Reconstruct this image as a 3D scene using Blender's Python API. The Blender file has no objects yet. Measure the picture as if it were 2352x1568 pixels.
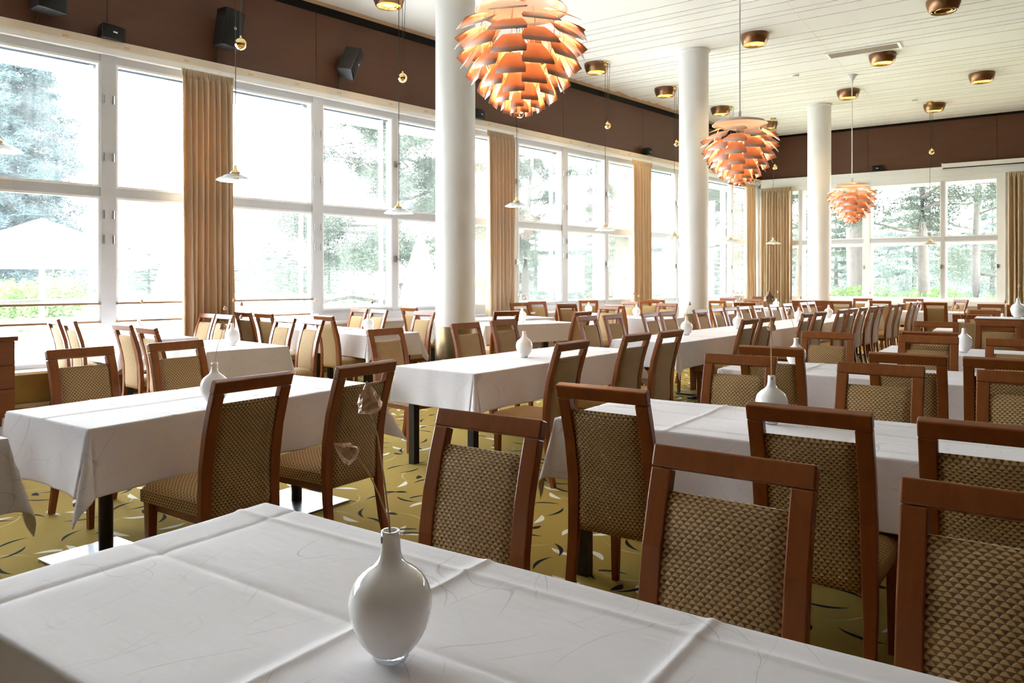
import bpy, math, random
import numpy as np
from mathutils import Vector
random.seed(7)
R = math.radians
sc = bpy.context.scene
col = sc.collection
# ------------------------------------------------------------------ camera, world, exposure
F_PX, HOR, EYE = 1740.0, 642.0, 1.41
cam_d = bpy.data.cameras.new('camera'); cam = bpy.data.objects.new('camera', cam_d); col.objects.link(cam)
cam.location = (0, 0, EYE); cam.rotation_euler = (R(90), 0, 0)
cam_d.sensor_width = 36.0; cam_d.lens = F_PX / 2352 * 36.0
cam_d.shift_y = -(784 - HOR) / 2352.0
cam_d.clip_start = 0.05; cam_d.clip_end = 500
cam_d.dof.use_dof = False
sc.camera = cam
w = bpy.data.worlds.new('world'); sc.world = w; w.use_nodes = True
bgn = w.node_tree.nodes['Background']
bgn.inputs[0].default_value = (0.88, 0.94, 1.0, 1); bgn.inputs[1].default_value = 8.0
sc.view_settings.view_transform = 'Standard'; sc.view_settings.look = 'None'
sc.view_settings.exposure = 2.12; sc.view_settings.gamma = 1.0; sc.view_settings.use_curve_mapping = False
sc.cycles.use_denoising = True
sc.cycles.max_bounces = 10; sc.cycles.diffuse_bounces = 6; sc.cycles.glossy_bounces = 4
sc.cycles.transparent_max_bounces = 16; sc.cycles.transmission_bounces = 6
sc.cycles.caustics_reflective = False; sc.cycles.caustics_refractive = False
sc.cycles.sample_clamp_indirect = 8.0

# ------------------------------------------------------------------ frames of reference
CEIL = EYE + 4.14
a_ = R(43.2); SA, CA = math.sin(a_), math.cos(a_)          # window wall direction
g_ = R(34.4); SG, CG = math.sin(g_), math.cos(g_)          # ceiling boards / room axis
U = (SG, CG); V = (CG, -SG)
QW = -9.95
C0 = (7.21, 22.2)
def LW(p, q, z=0.0): return (p*SA + q*CA, p*CA - q*SA, z)
def FW(s, r, z=0.0): return (C0[0] + V[0]*s - U[0]*r, C0[1] + V[1]*s - U[1]*r, z)
def UV(u, v, z=0.0): return (u*U[0] + v*V[0], u*U[1] + v*V[1], z)
def AT(px, py, z):                      # pixel on a horizontal plane of height z
    Y = F_PX * (EYE - z) / (py - HOR); return ((px - 1176)/F_PX*Y, Y)
def ATY(px, Y): return ((px - 1176)/F_PX*Y, Y)
def ZPX(py, Y): return EYE + (HOR - py)*Y/F_PX
def pL(px, q=QW):
    k = (px-1176)/F_PX; Y = q/(k*CA - SA); return k*Y*SA + Y*CA
def sF(px, r=0.0):
    k = (px-1176)/F_PX; cx, cy = C0[0]-U[0]*r, C0[1]-U[1]*r
    return (k*cy - cx)/(CG + k*SG)

# ------------------------------------------------------------------ mesh helper
class MB:
    def __init__(s): s.v = []; s.f = []
    def quad_prism(s, pts, z0, z1):
        n = len(pts); b = len(s.v)
        s.v += [(x, y, z0) for x, y in pts] + [(x, y, z1) for x, y in pts]
        s.f.append(tuple(b+i for i in reversed(range(n)))); s.f.append(tuple(b+n+i for i in range(n)))
        for i in range(n):
            j = (i+1) % n; s.f.append((b+i, b+j, b+n+j, b+n+i))
        return s
    def box(s, x0, x1, y0, y1, z0, z1):
        return s.quad_prism([(x0,y0),(x1,y0),(x1,y1),(x0,y1)], z0, z1)
    def lw(s, p0, p1, q0, q1, z0, z1):
        return s.quad_prism([LW(p0,q0)[:2], LW(p0,q1)[:2], LW(p1,q1)[:2], LW(p1,q0)[:2]], z0, z1)
    def fw(s, a0, a1, r0, r1, z0, z1):
        return s.quad_prism([FW(a0,r0)[:2], FW(a0,r1)[:2], FW(a1,r1)[:2], FW(a1,r0)[:2]], z0, z1)
    def hexa(s, p):                       # 8 points: bottom ring 4, top ring 4
        b = len(s.v); s.v += [tuple(x) for x in p]
        s.f += [(b+3,b+2,b+1,b),(b+4,b+5,b+6,b+7)] + [(b+i,b+(i+1)%4,b+4+(i+1)%4,b+4+i) for i in range(4)]
        return s
    def sweep(s, path, wid):              # rectangular section swept in the yz plane, wid = (x0,x1,thickness) per point
        b = len(s.v); n = len(path)
        for i,(y,z) in enumerate(path):
            y0,z0 = path[max(i-1,0)]; y1,z1 = path[min(i+1,n-1)]
            d = math.hypot(y1-y0, z1-z0); ny, nz = -(z1-z0)/d, (y1-y0)/d
            x0,x1,t = wid[i]
            s.v += [(x0,y-ny*t/2,z-nz*t/2),(x1,y-ny*t/2,z-nz*t/2),(x1,y+ny*t/2,z+nz*t/2),(x0,y+ny*t/2,z+nz*t/2)]
        for i in range(n-1):
            for k in range(4):
                s.f.append((b+4*i+k, b+4*i+(k+1)%4, b+4*i+4+(k+1)%4, b+4*i+4+k))
        s.f.append((b+3,b+2,b+1,b)); e = b+4*(n-1); s.f.append((e,e+1,e+2,e+3))
        return s
    def tube(s, pts, r, n=6, cap=True):
        pts = [Vector(p) for p in pts]; b = len(s.v); m = len(pts)
        rs = r if isinstance(r, (list, tuple)) else [r]*m
        for i,p in enumerate(pts):
            d = (pts[min(i+1,m-1)] - pts[max(i-1,0)]).normalized()
            a = d.cross(Vector((0,0,1)))
            if a.length < 1e-3: a = d.cross(Vector((1,0,0)))
            a.normalize(); c = d.cross(a)
            for k in range(n):
                t = 2*math.pi*k/n; s.v.append(tuple(p + (a*math.cos(t) + c*math.sin(t))*rs[i]))
        for i in range(m-1):
            for k in range(n):
                s.f.append((b+i*n+k, b+i*n+(k+1)%n, b+(i+1)*n+(k+1)%n, b+(i+1)*n+k))
        if cap:
            s.f.append(tuple(b+k for k in reversed(range(n)))); s.f.append(tuple(b+(m-1)*n+k for k in range(n)))
        return s
    def lathe(s, prof, n=24, cx=0, cy=0, cz=0):
        b = len(s.v); m = len(prof)
        for r,z in prof:
            for k in range(n):
                t = 2*math.pi*k/n; s.v.append((cx+r*math.cos(t), cy+r*math.sin(t), cz+z))
        for i in range(m-1):
            for k in range(n):
                s.f.append((b+i*n+k, b+i*n+(k+1)%n, b+(i+1)*n+(k+1)%n, b+(i+1)*n+k))
        return s
    def grid(s, P):                       # P[i][j] points
        b = len(s.v); n = len(P); m = len(P[0])
        for row in P: s.v += [tuple(q) for q in row]
        for i in range(n-1):
            for j in range(m-1):
                s.f.append((b+i*m+j, b+i*m+j+1, b+(i+1)*m+j+1, b+(i+1)*m+j))
        return s
    def mesh(s, name, smooth=False):
        me = bpy.data.meshes.new(name); me.from_pydata(s.v, [], s.f); me.update()
        if smooth: me.polygons.foreach_set('use_smooth', [True]*len(me.polygons))
        return me
    def build(s, name, mat, parent=None, smooth=False, bevel=0, auto=None, solid=0, recalc=True):
        me = s.mesh(name, smooth)
        if recalc:
            import bmesh
            bm = bmesh.new(); bm.from_mesh(me); bmesh.ops.recalc_face_normals(bm, faces=bm.faces); bm.to_mesh(me); bm.free()
        o = bpy.data.objects.new(name, me); col.objects.link(o); me.materials.append(mat)
        if parent: o.parent = parent
        if solid:
            m = o.modifiers.new('solid', 'SOLIDIFY'); m.thickness = solid; m.offset = 0
        if bevel:
            m = o.modifiers.new('bevel', 'BEVEL'); m.width = bevel; m.segments = 2; m.limit_method = 'ANGLE'
            m.harden_normals = False
        return o
def tag(o, label=None, cat=None, group=None, kind=None):
    if label: o['label'] = label
    if cat: o['category'] = cat
    if group: o['group'] = group
    if kind: o['kind'] = kind
    return o
def empty(name, loc=(0,0,0), rz=0):
    o = bpy.data.objects.new(name, None); col.objects.link(o); o.location = loc; o.rotation_euler = (0,0,rz)
    o.empty_display_size = .1; return o
def copy_tree(o, parent=None):
    c = o.copy(); col.objects.link(c)
    if parent: c.parent = parent
    for ch in [x for x in o.children]: copy_tree(ch, c)
    return c

# ------------------------------------------------------------------ materials
def M(name):
    m = bpy.data.materials.new(name); m.use_nodes = True
    return m, m.node_tree, m.node_tree.nodes['Principled BSDF']
def mth(nt, op, a, b=None, c=None, clamp=False):
    n = nt.nodes.new('ShaderNodeMath'); n.operation = op; n.use_clamp = clamp
    for i,x in enumerate((a,b,c)):
        if x is None: continue
        if isinstance(x, (int,float)): n.inputs[i].default_value = x
        else: nt.links.new(x, n.inputs[i])
    return n.outputs[0]
def objco(nt):
    n = nt.nodes.new('ShaderNodeTexCoord'); return n.outputs['Object']
def sepxyz(nt, v):
    n = nt.nodes.new('ShaderNodeSeparateXYZ'); nt.links.new(v, n.inputs[0]); return n.outputs
def noise(nt, vec, scale, detail=3, rough=.5, dist=0.0):
    n = nt.nodes.new('ShaderNodeTexNoise'); n.inputs['Scale'].default_value = scale
    n.inputs['Detail'].default_value = detail; n.inputs['Roughness'].default_value = rough
    n.inputs['Distortion'].default_value = dist
    nt.links.new(vec, n.inputs['Vector']); return n.outputs['Fac']
def mapping(nt, vec, scale=(1,1,1), loc=(0,0,0), rot=(0,0,0)):
    n = nt.nodes.new('ShaderNodeMapping'); n.inputs['Scale'].default_value = scale
    n.inputs['Location'].default_value = loc; n.inputs['Rotation'].default_value = rot
    nt.links.new(vec, n.inputs['Vector']); return n.outputs[0]
def mix(nt, fac, a, b):
    n = nt.nodes.new('ShaderNodeMix'); n.data_type = 'RGBA'
    for i,x in ((0,fac),(6,a),(7,b)):
        if isinstance(x, tuple): n.inputs[i].default_value = x if len(x) == 4 else (*x,1)
        elif isinstance(x, (int,float)): n.inputs[i].default_value = x
        else: nt.links.new(x, n.inputs[i])
    return n.outputs[2]
def bump(nt, b, height, strength=.3, dist=.01):
    n = nt.nodes.new('ShaderNodeBump'); n.inputs['Strength'].default_value = strength; n.inputs['Distance'].default_value = dist
    nt.links.new(height, n.inputs['Height']); nt.links.new(n.outputs[0], b.inputs['Normal'])
def plain(name, rgb, rough=.6, metal=0.0, var=.06, vscale=6.0, spec=.5, bumps=0.0):
    m, nt, b = M(name)
    n = noise(nt, objco(nt), vscale, 4)
    c = mix(nt, n, tuple(max(0, x*(1-var)) for x in rgb), tuple(min(1, x*(1+var)) for x in rgb))
    nt.links.new(c, b.inputs['Base Color'])
    b.inputs['Roughness'].default_value = rough; b.inputs['Metallic'].default_value = metal
    b.inputs['Specular IOR Level'].default_value = spec
    if bumps: bump(nt, b, noise(nt, objco(nt), vscale*20, 2), bumps, .002)
    return m
def emit(name, rgb, s):
    m, nt, b = M(name)
    b.inputs['Base Color'].default_value = (*rgb,1); b.inputs['Emission Color'].default_value = (*rgb,1)
    b.inputs['Emission Strength'].default_value = s; return m
def wood(name, dark, light, rough=.35, axis=2, sc_=(30,30,2.5)):
    m, nt, b = M(name)
    v = mapping(nt, objco(nt), sc_)
    n1 = noise(nt, v, 1.0, 5, .6, .4); n2 = noise(nt, objco(nt), 1.7, 2)
    f = mth(nt, 'ADD', mth(nt, 'MULTIPLY', n1, .75), mth(nt, 'MULTIPLY', n2, .25))
    nt.links.new(mix(nt, f, dark, light), b.inputs['Base Color'])
    b.inputs['Roughness'].default_value = rough; b.inputs['Coat Weight'].default_value = .04; b.inputs['Specular IOR Level'].default_value = .35
    b.inputs['Coat Roughness'].default_value = .25
    return m
MAT = {}
MAT['chair_wood'] = wood('chair_wood', (.130,.032,.0062), (.290,.088,.0175))
MAT['veneer'] = wood('brown_veneer', (.075,.029,.014), (.125,.049,.025), .5, sc_=(1.5,1.5,14))
MAT['cabinet'] = wood('cabinet_wood', (.14,.040,.015), (.25,.080,.030), .4, sc_=(3,3,30))
MAT['white_paint'] = plain('white_paint', (.80,.79,.77), .45, var=.03)
MAT['grey_paint'] = plain('grey_paint', (.54,.535,.55), .5, var=.05)
MAT['board'] = plain('ceiling_board', (.78,.75,.705), .55, var=.02)
MAT['groove'] = plain('groove_wood', (.60,.40,.24), .7)
MAT['cornice'] = plain('cornice_beige', (.66,.55,.42), .55, var=.05)
MAT['column'] = plain('column_paint', (.82,.81,.79), .55, var=.02, bumps=.15)
MAT['dado'] = plain('dado_beige', (.50,.42,.32), .6, var=.05)
MAT['bronze'] = plain('bronze_metal', (.22,.155,.08), .32, .9, var=.35, vscale=3.0)
MAT['drum'] = plain('drum_bronze', (.30,.16,.085), .34, .95, var=.25, vscale=9)
MAT['brass'] = plain('brass', (.80,.60,.28), .16, 1.0, var=.04)
MAT['black'] = plain('black_plastic', (.016,.016,.018), .5, var=.2, vscale=30)
MAT['void'] = plain('dark_gap', (.004,.004,.004), .9)
MAT['steel_black'] = plain('black_steel', (.02,.019,.018), .35, .3)
MAT['chrome'] = plain('brushed_chrome', (.50,.51,.53), .28, 1.0, var=.03)
MAT['tabletop'] = plain('table_board', (.25,.17,.10), .5)
MAT['cord'] = plain('cord', (.03,.025,.02), .6)
MAT['stem'] = plain('dry_stem', (.52,.33,.16), .7, var=.2, vscale=60)
MAT['rod'] = plain('rod_brown', (.30,.18,.10), .4, .5)
MAT['mark'] = plain('white_mark', (.75,.75,.75), .4)
MAT['dark_mark'] = plain('dark_mark', (.03,.03,.04), .4)
MAT['rose'] = plain('cap_metal', (.62,.47,.40), .3, .6, var=.05)
MAT['warm_wall'] = plain('warm_wall', (.62,.54,.44), .7)
MAT['amber'] = emit('amber_glow', (1.0,.52,.06), 2.6)
MAT['bulb'] = emit('bulb_glow', (1.0,.72,.40), 4.0)
MAT['small_bulb'] = emit('small_bulb_glow', (1.0,.78,.48), 4.0)
def glassm(name, tint=(.96,.98,.98), refl=1.0):
    m = bpy.data.materials.new(name); m.use_nodes = True; nt = m.node_tree; nt.nodes.clear()
    o = nt.nodes.new('ShaderNodeOutputMaterial'); mx = nt.nodes.new('ShaderNodeMixShader')
    t = nt.nodes.new('ShaderNodeBsdfTransparent'); t.inputs[0].default_value = (*tint,1)
    g = nt.nodes.new('ShaderNodeBsdfGlossy'); g.inputs['Roughness'].default_value = .02
    fr = nt.nodes.new('ShaderNodeFresnel'); fr.inputs[0].default_value = 1.45
    nt.links.new(mth(nt, 'MULTIPLY', fr.outputs[0], refl), mx.inputs[0])
    nt.links.new(t.outputs[0], mx.inputs[1]); nt.links.new(g.outputs[0], mx.inputs[2]); nt.links.new(mx.outputs[0], o.inputs[0])
    return m
MAT['glass'] = glassm('window_glass', refl=.35)
def dust_haze(m):  # dust streaks; the pale film also stands in for outdoor haze
    nt = m.node_tree; o = nt.nodes['Material Output']; old = o.inputs[0].links[0].from_socket
    t = nt.nodes.new('ShaderNodeBsdfTranslucent'); t.inputs[0].default_value = (.96,1,.985,1)
    st = noise(nt, mapping(nt, objco(nt), (14,14,.5)), 1.0, 3); cl = noise(nt, objco(nt), 1.3, 3)
    f = mth(nt, 'MULTIPLY', mth(nt, 'MULTIPLY', st, cl), .04)
    x = nt.nodes.new('ShaderNodeMixShader'); nt.links.new(f, x.inputs[0]); nt.links.new(old, x.inputs[1]); nt.links.new(t.outputs[0], x.inputs[2]); nt.links.new(x.outputs[0], o.inputs[0])
dust_haze(MAT['glass'])
MAT['shade_glass'] = glassm('shade_glass', (.93,.95,.96), .8)
def frost(m):
    nt = m.node_tree; o = nt.nodes['Material Output']; old = o.inputs[0].links[0].from_socket
    d = nt.nodes.new('ShaderNodeBsdfTranslucent'); d.inputs[0].default_value = (.9,.92,.92,1); e = nt.nodes.new('ShaderNodeBsdfDiffuse'); e.inputs[0].default_value = (.85,.86,.86,1)
    a = nt.nodes.new('ShaderNodeMixShader'); a.inputs[0].default_value = .5; nt.links.new(d.outputs[0], a.inputs[1]); nt.links.new(e.outputs[0], a.inputs[2])
    x = nt.nodes.new('ShaderNodeMixShader'); x.inputs[0].default_value = .35; nt.links.new(old, x.inputs[1]); nt.links.new(a.outputs[0], x.inputs[2]); nt.links.new(x.outputs[0], o.inputs[0])
frost(MAT['shade_glass'])
def opal():
    m, nt, b = M('opal_glass')
    b.inputs['Base Color'].default_value = (.92,.91,.90,1); b.inputs['Roughness'].default_value = .06
    b.inputs['Coat Weight'].default_value = .6; b.inputs['Coat Roughness'].default_value = .03
    return m
MAT['opal'] = opal()
def clearglass():
    m, nt, b = M('clear_glass')
    b.inputs['Base Color'].default_value = (.9,.93,.95,1); b.inputs['Roughness'].default_value = .03
    b.inputs['Transmission Weight'].default_value = .85; return m
MAT['clear'] = glassm('clear_glass', (.86,.89,.90), 1.5); frost(MAT['clear'])
def fabric():
    m, nt, b = M('scale_fabric')
    x, y, z = sepxyz(nt, objco(nt))[:3]
    tn = nt.nodes.new('ShaderNodeTexCoord').outputs['Normal']; nx = mth(nt, 'GREATER_THAN', mth(nt, 'ABSOLUTE', sepxyz(nt, tn)[0]), .72)
    sx_ = mth(nt, 'ADD', x, mth(nt, 'MULTIPLY', nx, mth(nt, 'SUBTRACT', y, x))); ty_ = mth(nt, 'SUBTRACT', z, mth(nt, 'MULTIPLY', y, mth(nt, 'SUBTRACT', 1.0, nx)))
    s = mth(nt, 'DIVIDE', sx_, .0195); t = mth(nt, 'DIVIDE', ty_, .0125)
    row = mth(nt, 'FLOOR', t); s2 = mth(nt, 'ADD', s, mth(nt, 'MULTIPLY', row, .5))
    fx = mth(nt, 'ABSOLUTE', mth(nt, 'MULTIPLY', mth(nt, 'SUBTRACT', mth(nt, 'FRACT', s2), .5), 2.0))
    ft = mth(nt, 'FRACT', t)
    k = mth(nt, 'SUBTRACT', mth(nt, 'SUBTRACT', 1.05, ft), mth(nt, 'POWER', fx, 1.6))
    up = mth(nt, 'MULTIPLY_ADD', k, 2.4, .42, clamp=True)
    edge = mth(nt, 'MULTIPLY', mth(nt, 'SUBTRACT', ft, .0), 6.0, clamp=True)
    mask = mth(nt, 'MULTIPLY', up, edge)
    c = mix(nt, mask, (.105,.047,.012), (.54,.335,.135))
    c = mix(nt, mth(nt, 'MULTIPLY', noise(nt, objco(nt), 90, 2), .35), c, (.30,.18,.06))
    nt.links.new(c, b.inputs['Base Color'])
    b.inputs['Roughness'].default_value = .75; b.inputs['Sheen Weight'].default_value = .06; b.inputs['Sheen Roughness'].default_value = .4
    b.inputs['Sheen Tint'].default_value = (1,.93,.78,1)
    bump(nt, b, mask, .6, .003)
    return m
MAT['fabric'] = fabric()
def cloth():
    m, nt, b = M('table_linen')
    v = objco(nt)
    hairs = None
    for i, (sc_, off, rt) in enumerate(((2.6, 0, 0), (3.1, 7, .9), (2.3, 13, 1.9), (3.6, 23, 2.7), (2.9, 31, .5), (3.3, 43, 1.4))):
        n = noise(nt, mapping(nt, v, (1,.55,1), (off, off*.7, off*.3), (0,0,rt)), sc_, 0, .5, .25)
        h = mth(nt, 'SUBTRACT', 1.0, mth(nt, 'MULTIPLY', mth(nt, 'ABSOLUTE', mth(nt, 'SUBTRACT', n, .5)), 520.0), clamp=True)
        g = mth(nt, 'MULTIPLY', mth(nt, 'SUBTRACT', noise(nt, mapping(nt, v, (1,1,1), (off*1.7,3,1)), 6.0, 1), .46), 9.0, clamp=True)
        h = mth(nt, 'MULTIPLY', h, g)
        hairs = h if hairs is None else mth(nt, 'MAXIMUM', hairs, h)
    br = noise(nt, v, 2.3, 2)
    f = mth(nt, 'MULTIPLY', hairs, mth(nt, 'MULTIPLY_ADD', br, .4, .35))
    c = mix(nt, f, (.66,.615,.62), (.31,.25,.24))
    nt.links.new(c, b.inputs['Base Color']); b.inputs['Roughness'].default_value = .85
    b.inputs['Sheen Weight'].default_value = .15
    bump(nt, b, noise(nt, mapping(nt, v, (1,2.2,1)), 5.0, 3), .35, .012)
    return m
MAT['cloth'] = cloth()
def carpet():
    m, nt, b = M('leaf_carpet')
    P = objco(nt)
    def layer(dens, ln, wd, cur, off, thr=1.0, aniso=1.0):
        v = mapping(nt, P, (dens,dens,0), (off,off*.37,0))
        vo = nt.nodes.new('ShaderNodeTexVoronoi'); vo.voronoi_dimensions = '2D'; vo.inputs['Scale'].default_value = 1.0
        vo.inputs['Randomness'].default_value = .85
        nt.links.new(v, vo.inputs['Vector'])
        d = nt.nodes.new('ShaderNodeVectorMath'); d.operation = 'SUBTRACT'
        nt.links.new(v, d.inputs[0]); nt.links.new(vo.outputs['Position'], d.inputs[1])
        cs = nt.nodes.new('ShaderNodeSeparateColor'); nt.links.new(vo.outputs['Color'], cs.inputs[0])
        rt = nt.nodes.new('ShaderNodeVectorRotate'); rt.rotation_type = 'Z_AXIS'
        nt.links.new(d.outputs[0], rt.inputs['Vector'])
        nt.links.new(mth(nt, 'MULTIPLY', mth(nt, 'SUBTRACT', cs.outputs[0], .5), 6.2), rt.inputs['Angle'])
        x, y, _ = sepxyz(nt, rt.outputs[0])[:3]
        x = mth(nt, 'DIVIDE', x, dens); y = mth(nt, 'DIVIDE', y, dens)
        xn = mth(nt, 'DIVIDE', x, ln); x2 = mth(nt, 'MULTIPLY', xn, xn)
        yc = mth(nt, 'SUBTRACT', y, mth(nt, 'MULTIPLY', x2, cur))
        wv = mth(nt, 'MULTIPLY', mth(nt, 'SUBTRACT', 1.0, x2), wd)
        k = mth(nt, 'SUBTRACT', wv, mth(nt, 'ABSOLUTE', yc))
        k = mth(nt, 'MULTIPLY', k, 400.0, clamp=True)
        return mth(nt, 'MULTIPLY', k, mth(nt, 'LESS_THAN', cs.outputs[1], thr))
    base = mix(nt, noise(nt, P, 1.2, 4), (.31,.205,.042), (.41,.29,.070))
    base = mix(nt, mth(nt, 'MULTIPLY', noise(nt, P, 160, 2), .5), base, (.19,.12,.016))
    st = layer(2.1, .20, .0035, .09, 5.3)
    base = mix(nt, st, base, (.62,.52,.33))
    wl = layer(3.3, .085, .020, .02, 11.7, .75)
    base = mix(nt, wl, base, (.66,.63,.54))
    dl = layer(3.9, .105, .0125, .030, 2.2, .85)
    base = mix(nt, dl, base, (.006,.007,.010))
    d2 = layer(2.7, .05, .022, .012, 21.0, .5)
    base = mix(nt, d2, base, (.007,.008,.011))
    nt.links.new(base, b.inputs['Base Color']); b.inputs['Roughness'].default_value = .95; b.inputs['Specular IOR Level'].default_value = .1
    bump(nt, b, noise(nt, P, 220, 2), .5, .004)
    return m
MAT['carpet'] = carpet()
def curtainm():
    m, nt, b = M('curtain_cloth')
    nt.links.new(mix(nt, noise(nt, mapping(nt, objco(nt), (40,40,3)), 1.0, 3), (.50,.385,.25), (.66,.525,.37)), b.inputs['Base Color'])
    b.inputs['Roughness'].default_value = .8; b.inputs['Sheen Weight'].default_value = .3
    tr = nt.nodes.new('ShaderNodeBsdfTranslucent'); tr.inputs[0].default_value = (.75,.45,.14,1)
    mx = nt.nodes.new('ShaderNodeMixShader'); mx.inputs[0].default_value = .15
    out = nt.nodes['Material Output']
    nt.links.new(b.outputs[0], mx.inputs[1]); nt.links.new(tr.outputs[0], mx.inputs[2]); nt.links.new(mx.outputs[0], out.inputs[0])
    return m
MAT['curtain'] = curtainm()
def lit_sash():
    m = bpy.data.materials.new('lit_sash_white'); m.use_nodes = True; nt = m.node_tree; nt.nodes.clear()
    o = nt.nodes.new('ShaderNodeOutputMaterial'); a = nt.nodes.new('ShaderNodeBsdfTranslucent'); a.inputs[0].default_value = (.80,.86,.92,1)
    d = nt.nodes.new('ShaderNodeBsdfDiffuse'); d.inputs[0].default_value = (.75,.76,.78,1); x = nt.nodes.new('ShaderNodeMixShader'); x.inputs[0].default_value = .45
    nt.links.new(a.outputs[0], x.inputs[1]); nt.links.new(d.outputs[0], x.inputs[2]); nt.links.new(x.outputs[0], o.inputs[0]); return m
MAT['lit_sash'] = lit_sash()  # frames made translucent, standing in for daylight between the double panes
def copper():
    m, nt, b = M('copper_leaf')
    geo = nt.nodes.new('ShaderNodeNewGeometry')
    b.inputs['Base Color'].default_value = (.66,.27,.13,1)
    b.inputs['Metallic'].default_value = .55; b.inputs['Roughness'].default_value = .42
    return m
MAT['copper'] = copper()
MAT['leaf_inner'] = plain('leaf_inner', (.80,.58,.48), .5, .1, var=.03)
def leafm(name, a, b_, tr=.25):
    m, nt, b = M(name)
    c = mix(nt, noise(nt, objco(nt), .8, 3), a, b_)
    nt.links.new(c, b.inputs['Base Color']); b.inputs['Roughness'].default_value = .7
    t = nt.nodes.new('ShaderNodeBsdfTranslucent'); nt.links.new(c, t.inputs[0])
    mx = nt.nodes.new('ShaderNodeMixShader'); mx.inputs[0].default_value = tr
    nt.links.new(b.outputs[0], mx.inputs[1]); nt.links.new(t.outputs[0], mx.inputs[2]); nt.links.new(mx.outputs[0], nt.nodes['Material Output'].inputs[0])
    return m
MAT['spruce'] = leafm('spruce_needles', (.024,.043,.046), (.055,.084,.085))
MAT['pine'] = leafm('pine_needles', (.026,.036,.024), (.062,.080,.050))
MAT['bush'] = leafm('bush_leaves', (.055,.105,.022), (.12,.19,.048), .4)
MAT['forest'] = leafm('haze_pale_forest', (.060,.082,.066), (.105,.132,.108))  # outdoor haze painted in as a paler needle colour
MAT['bark'] = plain('pine_bark', (.075,.06,.052), .9, var=.3, vscale=8)
MAT['stone'] = plain('terrace_stone', (.70,.69,.67), .8, var=.12, vscale=2)
MAT['lawn'] = plain('lawn', (.50,.54,.42), .95, var=.15, vscale=1)
MAT['canvas'] = plain('parasol_canvas', (.42,.43,.45), .8)
MAT['outdoor_grey'] = plain('outdoor_grey', (.33,.34,.36), .6)

# ================================================================== SETTING
# ---- floor
o = MB().quad_prism([(-19,-6),(7,-11),(24,13),(9,25.5)], -.12, 0).build('floor', MAT['carpet']); tag(o, 'yellow carpet printed with dark and white leaves', kind='structure')
# ---- ceiling: backing and boards
uFar = C0[0]*U[0] + C0[1]*U[1]
def vwall(u, off=0.0):                   # v of the window wall plane at row u
    # point UV(u,v): q = X*CA - Y*SA
    k0 = U[0]*CA - U[1]*SA; k1 = V[0]*CA - V[1]*SA
    return (QW + off - u*k0)/k1
SEND = 17.0
cA = FW(SEND, 0); cB = (cA[0]-U[0]*27, cA[1]-U[1]*27); cC = LW(-13, QW)
ce = MB().quad_prism([LW(-13,QW-.3)[:2], cB, FW(SEND+.2,-.3)[:2], FW(-.3,-.3)[:2]], CEIL+.012, CEIL+.2).build('ceiling', MAT['groove'])
tag(ce, 'off-white boarded ceiling with thin tan grooves', kind='structure')
pat = [.36,.19,.30,.36,.20,.38,.70]
rows = []; u0 = 13.27 - 2.49
while u0 < uFar - .05:
    for wd in pat:
        if u0 >= uFar - .05: break
        rows.append((u0, min(u0+wd, uFar-.03))); u0 += wd
for (a, b) in rows:
    if b - a < .05: continue
    vl = vwall((a+b)/2, .16) + random.uniform(0,.05)
    cuts = [vl] + [c for c in (-13.6, -10.1,-6.6,-3.01,.6) if c > vl+.3] + [5.0]
    for i in range(len(cuts)-1):
        v0, v1 = cuts[i]+.002, cuts[i+1]-.002
        q = [UV(a+.013,v0)[:2], UV(a+.013,v1)[:2], UV(b-.013,v1)[:2], UV(b-.013,v0)[:2]]
        MB().quad_prism(q, CEIL, CEIL+.0115).build('board', MAT['board'], ce)
ub = rows[0][0]-.01; q = [LW(-13,QW+.1)[:2], cB, UV(ub,cB[0]*V[0]+cB[1]*V[1])[:2], UV(ub,vwall(ub,.16))[:2]]
MB().quad_prism(q, CEIL, CEIL+.0115).build('plain_field', MAT['board'], ce)
vr_ = cA[0]*V[0]+cA[1]*V[1]; q = [UV(rows[0][0],5.0)[:2], UV(rows[0][0],vr_)[:2], UV(uFar-.02,vr_)[:2], UV(uFar-.02,5.0)[:2]]
MB().quad_prism(q, CEIL, CEIL+.0115).build('plain_field', MAT['board'], ce)
# ---- window wall (left)
PEND = 21.13
BAYS = [3.36 + 2.925*k for k in range(-2, 7)]           # post centres
zC0, zC1 = 4.05, 4.31
wl = MB().lw(-13, PEND+.2, QW-.35, QW-.03, zC0, CEIL+.1).build('wall_left', MAT['void'])
tag(wl, 'window wall with brown veneer panels above the cornice', kind='structure')
for i in range(len(BAYS)):
    a = BAYS[i]; b = BAYS[i+1] if i+1 < len(BAYS) else PEND
    if b-a > .5: MB().lw(a+.004, min(b,PEND)-.004, QW-.03, QW+.01, zC1, CEIL-.13).build('panel', MAT['veneer'], wl)
P_LOW = BAYS[3]                                          # tall windows left of this post
MB().lw(P_LOW, PEND+.2, QW-.30, QW+.10, 0, .74).build('dado', MAT['dado'], wl)
MB().lw(P_LOW, PEND+.2, QW-.30, QW+.16, .74, .78).build('sill', MAT['white_paint'], wl)
MB().lw(P_LOW, PEND+.2, QW-.30, QW+.08, .78, .90).build('sill', MAT['grey_paint'], wl)
MB().lw(-13, P_LOW, QW-.30, QW+.33, 0, .04).build('kick', MAT['dado'], wl)
MB().lw(-13, P_LOW, QW-.30, QW+.30, .04, .36).build('plinth', MAT['bronze'], wl)
MB().lw(-13, P_LOW, QW-.30, QW+.33, .36, .39).build('sill', MAT['white_paint'], wl)
tr1 = MB().lw(-13, PEND-.1, QW+.0, QW+.13, 4.215, zC1).build('trim_1', MAT['cornice']); tag(tr1, 'beige cornice above the long window wall', kind='structure')
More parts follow.
